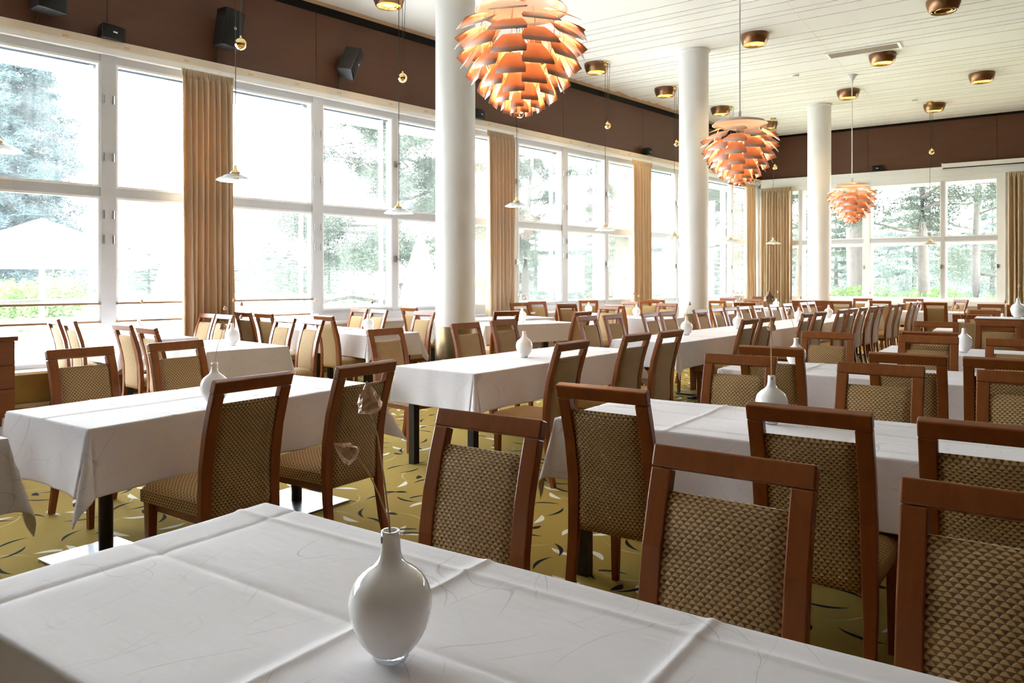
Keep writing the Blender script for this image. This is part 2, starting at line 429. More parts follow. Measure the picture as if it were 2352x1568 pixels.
MB().lw(-13, PEND-.1, QW+.0, QW+.11, 4.14, 4.215).build('curtain_rail', MAT['white_paint'], tr1)
for k in range(26):
    p = 1.2 + k*.78 + random.uniform(-.2,.2)
    MB().lw(p, p+.07, QW+.128, QW+.134, 4.235, 4.265).build('wood_plug', MAT['groove'], tr1)
# windows
zT0, zT1 = 2.42, 2.53
def window_left(n, a, b, low):
    zb = .39 if low else .90
    root = empty('window_%d' % n, LW((a+b)/2, QW, zb)); tag(root, kind='structure')
    root['label'] = 'white framed double window with a transom'
    inv = root.location
    def part(mb, name, mat):
        o = mb.build(name, mat); o.parent = root; o.location = -inv; return o
    m_ = (a+b)/2
    fm = MB().lw(a-.085, a+.085, QW-.10, QW+.06, zb, 4.14)
    part(fm, 'post', MAT['grey_paint'])
    part(MB().lw(a+.085, b-.085, QW-.08, QW+.04, 4.05, 4.14), 'head', MAT['grey_paint'])
    part(MB().lw(m_-.055, m_+.055, QW-.08, QW+.04, zb, 4.05), 'mullion', MAT['grey_paint'])
    part(MB().lw(a+.085, b-.085, QW-.08, QW+.03, zT0, zT1), 'transom', MAT['grey_paint'])
    part(MB().lw(a+.085, b-.085, QW-.08, QW+.03, zb, zb+.05), 'bottom_rail', MAT['grey_paint'])
    for (x0, x1) in ((a+.085, m_-.055), (m_+.055, b-.085)):
        for (z0, z1) in ((zb+.05, zT0), (zT1, 4.05)):
            t = .028
            sash = MB().lw(x0, x0+t, QW-.03, QW+.045, z0, z1).lw(x1-t, x1, QW-.03, QW+.045, z0, z1)
            sash.lw(x0+t, x1-t, QW-.03, QW+.045, z0, z0+t).lw(x0+t, x1-t, QW-.03, QW+.045, z1-t, z1)
            part(sash, 'sash', MAT['white_paint'])
            t2 = .045
            os_ = MB().lw(x0, x0+t2, QW-.27, QW-.21, z0, z1).lw(x1-t2, x1, QW-.27, QW-.21, z0, z1)
            os_.lw(x0+t2, x1-t2, QW-.27, QW-.21, z0, z0+t2)
            part(os_, 'outer_sash', MAT['lit_sash'])
            if z1 > 4: part(MB().lw(x0+t2, x1-t2, QW-.245, QW-.235, z1-.16, z1), 'pale_head_strip', MAT['lit_sash'])  # translucent strip added so the sash head shows bright
            part(MB().lw(x0+t, x1-t, QW-.002, QW+.002, z0+t, z1-t), 'pane', MAT['glass'])
        if low and a > -1:
            for zr in (.90, 1.12):
                part(MB().lw(x0, x1, QW+.05, QW+.075, zr-.012, zr+.012), 'rod', MAT['rod'])
                part(MB().lw(x0, x1, QW-.20, QW-.16, zr+.0, zr+.06), 'outer_rail', MAT['white_paint'])
    for zz in (1.75, 3.3):
        part(MB().lw(m_-.02, m_+.02, QW+.04, QW+.075, zz-.05, zz+.05).lw(m_-.008, m_+.07, QW+.075, QW+.09, zz-.01, zz+.01), 'handle', MAT['chrome'])
    for zz in (1.9, 2.2, 2.9, 3.6):
        part(MB().tube([LW(a-.055, QW+.065, zz-.05), LW(a-.055, QW+.065, zz+.05)], .011).tube([LW(a+.055, QW+.065, zz-.05), LW(a+.055, QW+.065, zz+.05)], .011), 'hinge', MAT['chrome'])
nw = 0
for i in range(len(BAYS)-1):
    nw += 1; window_left(nw, BAYS[i], BAYS[i+1], BAYS[i] < P_LOW - .1)
MB().lw(BAYS[-1]-.085, PEND+.2, QW-.30, QW+.06, .9, 4.14).build('corner_post', MAT['grey_paint'], wl)
MB().lw(-13, BAYS[0]-.085, QW-.30, QW+.05, .39, 4.14).build('pier', MAT['veneer'], wl)
MB().lw(-13, BAYS[0]-.004, QW-.03, QW+.01, zC1, CEIL-.13).build('panel', MAT['veneer'], wl)
# ---- far wall
wf = MB().fw(-.4, SEND, -.35, -.03, 4.05, CEIL+.1).build('wall_far', MAT['void']); tag(wf, 'end wall with brown veneer panels over the windows', kind='structure')
fp = [0, 2.95, 5.9, 8.85, 11.8, 14.7, SEND]
for a, b in zip(fp, fp[1:]): MB().fw(a+.004, b-.004, -.03, .01, 4.30, CEIL-.06).build('panel', MAT['veneer'], wf)
MB().fw(-.3, SEND, -.30, .08, 0, .74).build('dado', MAT['dado'], wf)
MB().fw(-.3, SEND, -.30, .16, .74, .86).build('sill', MAT['white_paint'], wf)
tr2 = MB().fw(.1, SEND, 0, .13, 4.19, 4.30).build('trim_2', MAT['white_paint']); tag(tr2, 'white cornice above the end wall windows', kind='structure')
MB().fw(.1, SEND, 0, .09, 4.06, 4.19).build('curtain_rail', MAT['white_paint'], tr2)
def window_far(n, a, b, mids):
    root = empty('window_%d' % n, FW((a+b)/2, 0, .86)); tag(root, 'white framed window at the end wall', kind='structure'); inv = root.location
    def part(mb, name, mat):
        o = mb.build(name, mat); o.parent = root; o.location = -inv; return o
    part(MB().fw(a-.08, a+.08, -.10, .05, .86, 4.06), 'post', MAT['white_paint'])
    part(MB().fw(b-.08, b+.08, -.10, .05, .86, 4.06), 'post', MAT['white_paint'])
    part(MB().fw(a+.08, b-.08, -.08, .04, 3.95, 4.06), 'head', MAT['white_paint'])
    part(MB().fw(a+.08, b-.08, -.08, .03, 2.40, 2.51), 'transom', MAT['grey_paint'])
    part(MB().fw(a+.08, b-.08, -.08, .04, .86, .92), 'bottom_rail', MAT['white_paint'])
    xs = [a+.08] + mids + [b-.08]
    for m_ in mids: part(MB().fw(m_-.04, m_+.04, -.08, .04, .92, 3.95), 'mullion', MAT['grey_paint'])
    for i in range(len(xs)-1):
        x0 = xs[i] + (.04 if i else 0); x1 = xs[i+1] - (.04 if i+1 < len(xs)-1 else 0)
        for z0, z1 in ((.92, 2.40), (2.51, 3.95)):
            t = .03
            part(MB().fw(x0,x0+t,-.03,.045,z0,z1).fw(x1-t,x1,-.03,.045,z0,z1).fw(x0+t,x1-t,-.03,.045,z0,z0+t).fw(x0+t,x1-t,-.03,.045,z1-t,z1), 'sash', MAT['white_paint'])
            part(MB().fw(x0,x0+.04,-.26,-.2,z0,z1).fw(x1-.04,x1,-.26,-.2,z0,z1).fw(x0+.04,x1-.04,-.26,-.2,z1-.08,z1), 'outer_sash', MAT['white_paint'])
            part(MB().fw(x0+t, x1-t, -.002, .002, z0+t, z1-t), 'pane', MAT['glass'])
        part(MB().fw(x1-.02, x1+.02, .045, .08, 1.7, 1.8), 'handle', MAT['chrome'])
window_far(nw+1, .12, 2.93, [1.21]); window_far(nw+2, 2.93, 6.0, [4.73])
window_far(nw+3, 7.2, 10.1, [8.65])  # unseen bay added to balance the light
MB().fw(6.08, 7.12, -.30, .0, .86, 4.06).build('pier', MAT['white_paint'], wf)
MB().fw(10.18, SEND, -.30, .0, .86, 4.06).build('pier', MAT['warm_wall'], wf)
# ---- unseen walls closing the room
def wallseg(name, A, B, th, lab):
    d = Vector((B[0]-A[0], B[1]-A[1])).normalized(); n = Vector((-d.y, d.x))*th
    o = MB().quad_prism([A[:2], B[:2], (B[0]+n.x, B[1]+n.y), (A[0]+n.x, A[1]+n.y)], 0, CEIL+.1).build(name, MAT['veneer']); tag(o, lab, kind='structure')
wallseg('wall_right', cB, cA, -.2, 'plain warm wall closing the room')
wallseg('wall_back', cC, cB, -.2, 'plain warm wall at the back of the room')

# ================================================================== COLUMNS
COLS = [(-.747, 10.0), (3.30, 13.75), (7.30, 18.0)]
clabel = ['thick round white column with bronze foot beside the largest copper lamp', 'round white column with bronze foot between the hanging lamps', 'round white column standing behind the low wooden cabinet']
for i, (x, y) in enumerate(COLS):
    c = empty('column', (x, y, 0)); tag(c, clabel[i], 'column')
    MB().lathe([(0,.8),(.262,.8),(.262,CEIL-.045),(0,CEIL-.045)], 48).build('shaft', MAT['column'], c, True).data.set_sharp_from_angle(angle=R(40))
    MB().lathe([(0,0),(.27,0),(.27,.79),(.262,.80),(0,.80)], 48).build('foot_band', MAT['bronze'], c, True).data.set_sharp_from_angle(angle=R(40))
    MB().lathe([(.262,CEIL-.05),(.285,CEIL-.04),(.285,CEIL-.001),(0,CEIL-.001)], 48).build('collar', MAT['column'], c, True).data.set_sharp_from_angle(angle=R(40))

# ================================================================== CHAIRS
CH_H, RAIL_Y = .98, -.315
def make_chair():
    root = empty('dining_chair')
    wd = MAT['chair_wood']
    path = [(-.275,0),(-.238,.14),(-.215,.30),(-.208,.45),(-.216,.60),(-.240,.74),(-.272,.85),(-.297,.924)]
    for sx in (-1, 1):
        wds = []
        for (y,z) in path:
            ww = .034 + .020*min(z/.5, 1); t = .036 if z > .3 else .030
            xo = .203 if z < .5 else .203 - .004*(z-.5)
            wds.append((min(sx*xo, sx*(xo-ww)), max(sx*xo, sx*(xo-ww)), t))
        MB().sweep(path, wds).build('back_post', wd, root, bevel=.004)
    MB().sweep([(-.297,.9255),(-.3055,.952),(-.315,.980)], [(-.2025,.2025,.036)]*3).build('top_rail', wd, root, bevel=.005)
    # upholstered back: bulging slab
    pz = [.36,.40,.50,.60,.70,.79,.85,.874]
    def yat(z):
        for (y0,z0),(y1,z1) in zip(path, path[1:]):
            if z0 <= z <= z1: return y0 + (y1-y0)*(z-z0)/(z1-z0)
    m = MB(); nx = 8
    for side in (1, -1):
        G = []
        for i,z in enumerate(pz):
            e = .35 if i in (0, len(pz)-1) else 1.0
            G.append([(-.150+.300*j/nx, yat(z) + side*e*(.012 + .008*math.sin(math.pi*j/nx)), z) for j in range(nx+1)])
        m.grid(G)
    # close rim
    n = (nx+1); off = len(pz)*n
    rim = [j for j in range(n)] + [i*n+nx for i in range(1,len(pz))] + [(len(pz)-1)*n+j for j in range(nx-1,-1,-1)] + [i*n for i in range(len(pz)-2,0,-1)]
    for i in range(len(rim)):
        p, q = rim[i], rim[(i+1)%len(rim)]; m.f.append((p, q, off+q, off+p))
    m.build('backrest', MAT['fabric'], root, True)
    # seat cushion
    m = MB(); G = []
    xs = [-1,-.97,-.85,-.5,0,.5,.85,.97,1]; ys = [-.188,-.18,-.12,0,.12,.20,.232,.24]
    for y in ys:
        hw = .200 + .018*(y+.19)/.43
        row = []
        for k in xs:
            ed = max(abs(k)**8, 1 if y >= .239 or y <= -.187 else (.25 if y > .225 else 0))
            row.append((k*hw, y, .470 - .03*min(ed,1) + .004*(1-abs(k))))
        G.append(row)
    m.grid(G)
    n = len(xs); rim = [j for j in range(n)] + [i*n+n-1 for i in range(1,len(ys))] + [(len(ys)-1)*n+j for j in range(n-2,-1,-1)] + [i*n for i in range(len(ys)-2,0,-1)]
    b = len(m.v)
    for r in rim: x,y,z = m.v[r]; m.v.append((x*1.0, y, .385))
    for i in range(len(rim)):
        j = (i+1)%len(rim); m.f.append((rim[i], rim[j], b+j, b+i))
    m.f.append(tuple(b+i for i in range(len(rim))))
    m.build('seat', MAT['fabric'], root, True).data.set_sharp_from_angle(angle=R(50))
    MB().box(-.185,.185,.195,.222,.345,.384).box(-.185,-.160,-.20,.195,.345,.384).box(.160,.185,-.20,.195,.345,.384).build('seat_frame', wd, root)
    for sx in (-1,1):
        x0 = sx*.19
        MB().hexa([(x0-.015,.183,0),(x0+.015,.183,0),(x0+.015,.213,0),(x0-.015,.213,0),(x0-.022,.178,.384),(x0+.022,.178,.384),(x0+.022,.224,.384),(x0-.022,.224,.384)]).build('front_leg', wd, root, bevel=.003)
    return root
CHAIR0 = make_chair(); CH_USED = [False]
def chair(x, y, face, label, group=None):
    """x, y: floor point below the middle of the top rail; face: unit vector the chair faces"""
    global CHAIR0
    o = CHAIR0 if not CH_USED[0] else copy_tree(CHAIR0)
    if 'group' in o: del o['group']
    CH_USED[0] = True
    rz = math.atan2(face[1], face[0]) - math.pi/2
    o.location = (x - RAIL_Y*face[0], y - RAIL_Y*face[1], 0); o.rotation_euler = (0,0,rz)
    tag(o, label, 'chair', group)
    return o
def vdir(ang): return (math.sin(R(ang)), math.cos(R(ang)))      # angle from camera forward, clockwise
uP, uM = vdir(34.4), vdir(214.4); vP, vM = vdir(124.4), vdir(304.4)
pP, pM = vdir(43.2), vdir(223.2)                                # along the window wall
def rot(d, deg):
    c, s = math.cos(R(deg)), math.sin(R(deg)); return (d[0]*c - d[1]*s, d[0]*s + d[1]*c)
def chpx(px, py, face, label, group=None, jit=2.5):
    x, y = AT(px, py, CH_H); return chair(x, y, rot(face, random.uniform(-jit, jit)), label, group)
def chY(px, Y, face, label, group=None, jit=2.5):
    x, y = ATY(px, Y); return chair(x, y, rot(face, random.uniform(-jit, jit)), label, group)

# ================================================================== TABLES
T_H = .745
TCL = {}
def cloth_mesh(L, Wd, hang, seed, crease=.002, res=1):
    key = (L, Wd, hang, seed)
    if key in TCL: return TCL[key]
    rnd = random.Random(seed)
    ph = [rnd.uniform(0, 6.28) for _ in range(8)]
    cx = [-L*.27, L*.02, L*.30] if L > 1.2 else [-L*.2, L*.2]; cy = [-Wd*.36, Wd*.05, Wd*.37] if crease > .003 else [Wd*.03]
    if crease > .004: cx = [.42, -L/2+.13, -.12]; cy = [.315, 0.0]
    sg = .011 if crease > .003 else .009
    def axis(h, cr, step):
        s = set()
        k = int(2*h/step)
        for i in range(k+1): s.add(round(-h + 2*h*i/k, 4))
        for c in cr:
            for d in (-.03,-.012,-.005,0,.005,.012,.03): s.add(round(c+d, 4))
        for d in (.004,.012,.03,.07,.12,.17,.22,.25,hang-.008,hang): s.add(round(h+d,4)); s.add(round(-h-d,4))
        for d in (.02,.05,.1): s.add(round(h-d,4)); s.add(round(-h+d,4))
        out = sorted(s); res_ = [out[0]]
        for x in out[1:]:
            if x - res_[-1] > .0025: res_.append(x)
        return res_
    ax = axis(L/2, cx, .07/res); ay = axis(Wd/2, cy, .07/res)
    P = []
    for a in ax:
        row = []
        for b in ay:
            ox, oy = max(abs(a)-L/2, 0), max(abs(b)-Wd/2, 0); sx, sy = (1 if a > 0 else -1), (1 if b > 0 else -1)
            bx, by = max(-L/2, min(L/2, a)), max(-Wd/2, min(Wd/2, b)); r = math.hypot(ox, oy)
            z = .0035 + crease*1.1
            for i,c in enumerate(cx): z += crease*math.exp(-((a-c)/sg)**2)*(1 if i % 2 == 0 else -.6)
            for i,c in enumerate(cy): z += crease*math.exp(-((b-c)/sg)**2)*(1 if i % 2 == 0 else -.8)
            z += crease*.5*math.sin(a*7+ph[0])*math.sin(b*9+ph[1])
            if r < 1e-6: row.append((a, b, z)); continue
            if ox > 0 and oy > 0:
                phi = math.atan2(oy, ox); k = .20 + .13*math.sin(2*phi)**2 + .16*math.sin(4*phi+ph[(sx+1)+(sy+1)//2])*math.sin(2*phi)
                ux, uy = math.cos(phi)*sx, math.sin(phi)*sy
            else:
                if ox > 0: d = Wd/2-abs(b); t = b; ux, uy = sx, 0; pi_ = 2 + (sx > 0)
                else: d = L/2-abs(a); t = a; ux, uy = 0, sy; pi_ = 4 + (sy > 0)
                k = .045 + .155*math.exp(-d/.10) + .045*math.sin(t*8.5+ph[pi_])*(1-math.exp(-d/.15)) + .03*math.sin(t*19+ph[pi_]*2)*(1-math.exp(-d/.15))
            rho = r*max(k, .012) + .006; zz = -max(0, math.sqrt(max(r*r - (r*k)**2, 0)) - .003)
            row.append((bx + ux*rho, by + uy*rho, z*math.exp(-r*20) + zz))
        P.append(row)
    me = MB().grid(P).mesh('tablecloth', True); me.materials.append(MAT['cloth']); TCL[key] = me
    return me
def table(cx, cy, ang, L, Wd, lab_t, lab_c, style='legs', hang=.27, seed=1, crease=.0022, res=1):
    """ang: direction of the long side, degrees clockwise from camera forward"""
    rz = R(90 - ang)
    t = empty('dining_table', (cx, cy, 0), rz); tag(t, lab_t, 'table')
    MB().box(-L/2+.004, L/2-.004, -Wd/2+.004, Wd/2-.004, T_H-.034, T_H).build('tabletop', MAT['tabletop'], t)
    if style == 'legs':
        for sx in (-1,1):
            for sy in (-1,1):
                x, y = sx*(L/2-.10), sy*(Wd/2-.10)
                MB().box(x-.028, x+.028, y-.028, y+.028, 0, T_H-.034).build('leg', MAT['steel_black'], t)
    else:
        for sx in (-1,1):
            x = sx*(L/2-.28)
            MB().lathe([(0,.014),(.034,.014),(.034,T_H-.034),(0,T_H-.034)], 16, x, 0).build('pedestal', MAT['steel_black'], t, True).data.set_sharp_from_angle(angle=R(40))
            if style == 'plate':
                MB().box(x-.20, x+.20, -.27, .27, 0, .014).build('base_plate', MAT['chrome'], t, bevel=.004)
            else:
                MB().box(x-.03, x+.03, -.30, .30, 0, .022).box(x-.27, x+.27, -.03, .03, .0005, .0225).build('base_cross', MAT['steel_black'], t)
    me = cloth_mesh(L, Wd, hang, seed, crease, res)
    c = bpy.data.objects.new('tablecloth', me); col.objects.link(c)
    c.location = (cx, cy, T_H); c.rotation_euler = (0,0,rz); tag(c, lab_c, 'tablecloth')
    m = c.modifiers.new('solid', 'SOLIDIFY'); m.thickness = .0022; m.offset = 1
    return t
def corner(P, ang, L, Wd, sx, sy):
    """centre of a table whose corner (sx along long side, sy to the right of it) is at P"""
    d = vdir(ang); n = vdir(ang+90)
    return (P[0] - sx*d[0]*L/2 - sy*n[0]*Wd/2, P[1] - sx*d[1]*L/2 - sy*n[1]*Wd/2)
T_TOP = T_H + .006
TB = {}
def tb(key, P, ang, L, Wd, sx, sy, lt, lc, **k):
    c = corner(P, ang, L, Wd, sx, sy) if sx or sy else P
    TB[key] = (c, ang, L, Wd); table(c[0], c[1], ang, L, Wd, lt, lc, **k)
AU, AV, AP = 34.4, 124.4, 43.2
DARK = 'dark-framed'
tb('N', AT(609,1157,T_TOP), AV, 1.86, .80, -1, -1, 'dining table under the strongly creased cloth with the big vase', 'white fibre-patterned tablecloth with raised fold creases under the big vase', seed=3, crease=.0042, res=2)
tb('T0', AT(15,1006,T_TOP), AU, 1.8, .8, 1, 1, 'dining table without a vase in front of the drawer cabinet', 'white tablecloth with a hanging corner in front of the drawer cabinet', seed=4, hang=.30)
tb('T1', AT(205,984,T_TOP), AU, 1.76, .80, -1, 1, 'dining table with chrome base plates between four chairs', 'white tablecloth with a long drooping corner over the chrome plate table', style='plate', seed=5, crease=.003, hang=.30)
tb('T2', AT(1090,858,T_TOP), 38.0, 2.33, .80, -1, 1, 'long table with square black legs beside the thickest column', 'white tablecloth over the long table beside the thickest column', seed=6)
tb('T3', AT(1446,911,T_TOP), AV, 2.40, .80, -1, -1, 'dining table whose vase stands behind a dark chair back', 'white tablecloth with a pointed corner beside the dark chair', seed=7, crease=.004)
tb('T4', (1.98,6.25), AV, 2.40, .80, -1, -1, 'dining table between two rows of chairs with a bare-necked vase', 'white tablecloth between the back-to-back chair rows', seed=7)
tb('T5', AT(2049,793,T_TOP), AV, 2.40, .80, -1, -1, 'dining table in front of the tall serving counter', 'white tablecloth in front of the tall serving counter', seed=4)
ROW = []
rd, rn = vdir(39.5), vdir(129.5); P0 = (1.718, 7.87)
for k in range(5):
    Pk = (P0[0] + rd[0]*1.645*k, P0[1] + rd[1]*1.645*k)
    tb('R%d' % k, corner(Pk, 39.5, 1.62, .78, -1, 1), 39.5, 1.62, .78, 0, 0,
       ['banquet row table at the open end with pointed cloth corner', 'banquet row table set second from the open end', 'banquet row table in the middle of the long row', 'banquet row table set second from the windows', 'banquet row table at the end by the windows'][k],
       ['white cloth on the open end of the banquet row', 'white cloth second along the banquet row', 'white cloth at the middle of the banquet row', 'white cloth second from the window end of the banquet row', 'white cloth at the window end of the banquet row'][k], seed=8+k%2, style='cross')
def lp(p, q): return LW(p, q)[:2]
tb('L1', lp(3.55,-7.42), AP+90, 1.30, .82, 0, 0, 'small dining table in front of the first curtain with a four-stem vase', 'white tablecloth of the table with the four-stem vase', seed=10)
tb('L0', lp(3.45,-9.07), AP+90, 1.02, .80, 0, 0, 'small dining table pushed against the tall window beside the drawer cabinet', 'white tablecloth of the table against the tall window', seed=11)
tb('L2', lp(5.73,-7.87), AP+90, 1.05, .76, 0, 0, 'small dining table with vase just left of the thickest column', 'white tablecloth just left of the thickest column', seed=11)
tb('L2b', lp(5.73,-9.07), AP+90, 1.00, .76, 0, 0, 'small dining table under the window right of the first curtain', 'white tablecloth under the window right of the first curtain', seed=12)
tb('L3', lp(8.15,-9.36), AP+90, .66, .70, 0, 0, 'small window table hidden behind the thickest column', 'white tablecloth partly hidden behind the thickest column', seed=12)
tb('T10', AT(1114,748,T_TOP), 58.0, 1.6, .8, -1, 1, 'dining table beside the thickest column near the second curtain', 'white tablecloth with a bunched front beside the thickest column', seed=13)
tb('T10b', AT(1114-26,735,T_TOP), 58.0, 1.6, .8, -1, 1, 'dining table set behind another near the second curtain', 'white tablecloth set behind another near the second curtain', seed=14)
tb('T11', ATY(1352,14.6), AP+90, 1.0, .76, 0, 0, 'small window table right of the second curtain', 'white tablecloth by the window right of the second curtain', seed=11)
tb('T12', ATY(1473,13.3), AP+90, 1.2, .8, 0, 0, 'small table before the narrow curtain with hanging white cloth', 'white tablecloth before the narrow third curtain', seed=12)
tb('T13', ATY(1690,16.2), AP+90, 1.1, .8, 0, 0, 'small table in front of the corner curtains', 'white tablecloth in front of the corner curtains', seed=10)
tb('T9', ATY(1770,17.6), AU, 1.0, .8, 0, 0, 'small corner table left of the low wooden cabinet', 'white tablecloth with pointed corner left of the low wooden cabinet', seed=11)
tb('T8', ATY(1995,16.2), AV, .80, .8, 0, 0, 'small table below the wide post of the end wall window', 'white tablecloth below the wide post of the end window', seed=12)
tb('T7', ATY(2152,15.6), AV, 1.4, .8, 0, 0, 'table below the end wall window with a chair turned away', 'white tablecloth below the end wall window behind a lone chair', seed=10)
tb('T6', (6.40, 9.79), AV, 1.6, .8, 0, 0, 'dining table directly behind the serving counter', 'white tablecloth directly behind the serving counter', seed=7)
tb('T6b', (7.9, 11.85), AV, 1.6, .8, 0, 0, 'dining table two rows behind the serving counter', 'white tablecloth two rows behind the serving counter', seed=4)

# ---- chairs (pixel of the middle of the top rail, depth from its height of 0.98 m)
G1 = 'chairs behind the creased table'
for x, y in ((1126,951),(1682,1043)):
    pass
A1 = AT(1127,951,CH_H); A2 = AT(1683,1043,CH_H)
chair(*A1, rot(uM,1), 'reddish chair facing the big-vase table, beside the carpet aisle')
chair(*A2, rot(uM,-1), 'reddish chair facing the big-vase table, middle one of three')
chair(A2[0]+V[0]*.575, A2[1]+V[1]*.575, uM, 'reddish chair facing the big-vase table, cropped at its right half')
lab = 'dark chair back at the half-hidden-vase table, '
B = [AT(1379.5,889,CH_H), AT(1853,937,CH_H)]
chair(*B[0], uP, lab + 'by its pointed cloth corner'); chair(*B[1], uP, lab + 'blocking its vase')
chair(B[1][0]+V[0]*.53, B[1][1]+V[1]*.53, uP, lab + 'beyond the one blocking its vase')
lab = 'reddish chair facing us across the half-hidden-vase table, '
chpx(1701,816,uM, lab+'left of the two-pod vase'); chpx(2022,836.5,uM, lab+'middle one')
C_ = AT(1701,816,CH_H); C2 = AT(2022,836.5,CH_H); chair(C2[0]+V[0]*.62, C2[1]+V[1]*.62, uM, lab+'last one')
lab = 'dark chair seen from behind at the bare-necked-vase table, '
chpx(1770,796.5,uP, lab+'crossed by the two-pod stems'); chpx(2083,813,uP, lab+'in front of its vase')
D_ = AT(1770,796.5,CH_H); D2 = AT(2083,813,CH_H); chair(D2[0]+V[0]*.48, D2[1]+V[1]*.48, uP, lab+'last one')
lab = 'reddish chair facing us across the bare-necked-vase table, '
chpx(1902,763,uM, lab+'next to the banquet row'); chpx(2132,772,uM, lab+'middle one')
E_ = AT(1902,763,CH_H); E2 = AT(2132,772,CH_H); chair(E2[0]+V[0]*.57, E2[1]+V[1]*.57, uM, lab+'last one')
chpx(2135,762.5,uP, 'dark chair back directly behind a reddish chair, before the serving counter')
F2 = AT(2135,762.5,CH_H); chair(F2[0]+V[0]*.85, F2[1]+V[1]*.85, uP, 'dark chair back in front of the serving counter, cropped by a reddish chair')
chpx(2150,739,uM, 'reddish chair facing us at the left of the serving counter')
chpx(2293,738,uM, 'reddish chair directly in front of the serving counter')
chpx(2231,722,uP, 'chair with full patterned back at the left end of the serving counter')
chpx(2252,711,uP, 'dark chair back behind the serving counter', jit=1); chair(6.57,10.58,uM, 'reddish chair facing us just behind the serving counter')
chY(2276,13.2,uM, 'reddish chair two rows behind the serving counter'); chY(2345,12.75,uM, 'chair below the right-hand curtain, behind the counter vases')
chY(2350,11.25,uP, 'dark chair back below the right-hand curtain')
ORD = ['first','second','third','fourth','fifth','sixth','seventh','eighth','ninth','tenth','eleventh','twelfth','thirteenth']
# banquet row: window side chairs face the row, aisle side chairs show their backs
rF, rM = vdir(129.5), vdir(309.5)
far = [(1512,716),(1546,714),(1629.5,708.2),(1659,706),(1696,704.7),(1735,703.4),(1764,701.3),(1811,699),(1835,696.8),(1871,694),(1886,693.2)]
for k,(x,y) in enumerate(far):
    t_ = .30 + k*.742
    q = (P0[0] + rd[0]*t_ - rn[0]*(.78+.36), P0[1] + rd[1]*t_ - rn[1]*(.78+.36))
    # keep the photo's spacing along the row
    X, Y = AT(x, y, CH_H); s_ = (X-P0[0])*rd[0] + (Y-P0[1])*rd[1]; s_ = .65*s_ + .35*(.9+.68*k)
    chair(P0[0]+rd[0]*s_-rn[0]*(.78+.42), P0[1]+rd[1]*s_-rn[1]*(.78+.42), rot(rF, random.uniform(-3,3)), ORD[k] + ' chair from the open end on the window side of the banquet row', 'window side chairs of the banquet row')
near = [(1724,743),(1765,737),(1856,727.5),(1886,724),(1937,718),(1961,716),(1985,711.5),(2007,709),(2024,707),(2055,703.7),(2070.5,702),(2099,699.4),(2111,698.4)]
for k,(x,y) in enumerate(near):
    X, Y = AT(x, y, CH_H); s_ = (X-P0[0])*rd[0] + (Y-P0[1])*rd[1]
    k0 = (x-1176)/F_PX
    # walk along the row's chair line to the same image column
    ex, ey = P0[0]+rn[0]*.42, P0[1]+rn[1]*.42
    s_ = (k0*ey - ex)/(rd[0] - k0*rd[1])
    chair(ex+rd[0]*s_, ey+rd[1]*s_, rot(rM, random.uniform(-2,2)), ORD[k] + ' chair from the open end on the aisle side of the banquet row', 'aisle side chairs of the banquet row')
# long table T2
t2m = vdir(38+270)
for (x,y),l in zip(((1317,784.5),(1465,767),(1543,759)), ('the one nearest the white vase','the middle one','the one at the banquet row corner')):
    chpx(x,y,t2m,'dark chair back at the long table, '+l, jit=1.5)
t2p = vdir(128)
for (x,y),l in zip(((883,755),(1067,742),(1154,735.5),(1347,726),(1405,722.5)), ('left of the thickest column at the table end','overlapping the column foot','behind the white vase','beside a darker chair back','next to the banquet row corner')):
    chpx(x,y,t2p,'chair facing us across the long table, '+l, jit=1.5)
# table T1
chpx(585,864.5,vM,'large dark chair back at the chrome plate table, by its drooping corner', jit=1); chpx(845,835,vM,'large dark chair back at the chrome plate table, behind the dried pods', jit=1)
chpx(184,800,vP,'reddish chair facing us across the chrome plate table, beside the cabinet', jit=1); chpx(403,785,vP,'reddish chair facing us across the chrome plate table, behind its vase', jit=1)
# window tables
def chlp(p, q, face, label, group=None): return chair(*lp(p,q), rot(face, random.uniform(-3,3)), label, group)
g = 'chairs at the first window tables'
chlp(2.74,-7.72,pP,'cream-lit chair beside the drawer cabinet, outer one at the four-stem vase table'); chlp(2.72,-7.08,pP,'cream-lit chair left of the four-stem vase, partly behind a reddish chair')
for q in (-9.42,-8.88): chlp(2.62,q,pP,'narrow-looking cream-lit chair between cabinet and tall window, '+('nearer the glass' if q == min((-9.42,-8.88)) else 'away from the glass'), 'pair of chairs left of the tall window table')
for q in (-7.70,-7.12): chlp(4.48,q,pM,'pale-lit chair right of the four-stem vase, '+('nearer the glass' if q == min((-7.70,-7.12)) else 'away from the glass'), 'pair of chairs right of the four-stem vase')
for q in (-9.36,-8.90): chlp(4.36,q,pM,'glaring white-edged chair in front of the first curtain, '+('nearer the glass' if q == min((-9.36,-8.90)) else 'away from the glass'), 'pair of chairs before the first curtain')
for q in (-9.45,-8.90): chlp(4.86,q,pP,'chair with dark edges right of the first curtain, '+('nearer the glass' if q == min((-9.45,-8.90)) else 'away from the glass'), 'pair of chairs right of the first curtain')
chlp(5.03,-7.80,pP,'cream-patterned chair back to back with pale-lit chairs, left of the column')
for q in (-9.30,-8.82): chlp(6.62,q,pM,'light chair under the window left of the thickest column, '+('nearer the glass' if q == min((-9.30,-8.82)) else 'away from the glass'), 'pair of light chairs under the column-side window')
chlp(6.62,-7.82,pM,'light chair half hidden by the thickest column'); chlp(7.46,-9.2,pP,'dark-edged chair beside the thickest column at the window')
d10 = vdir(58-90)
chpx(1164,714.5,d10,'dark chair back beside the thickest column, at the bunched cloth', jit=1)
chpx(1340,715.3,vdir(308),'dark slanted chair back right of the bunched cloth', jit=1)
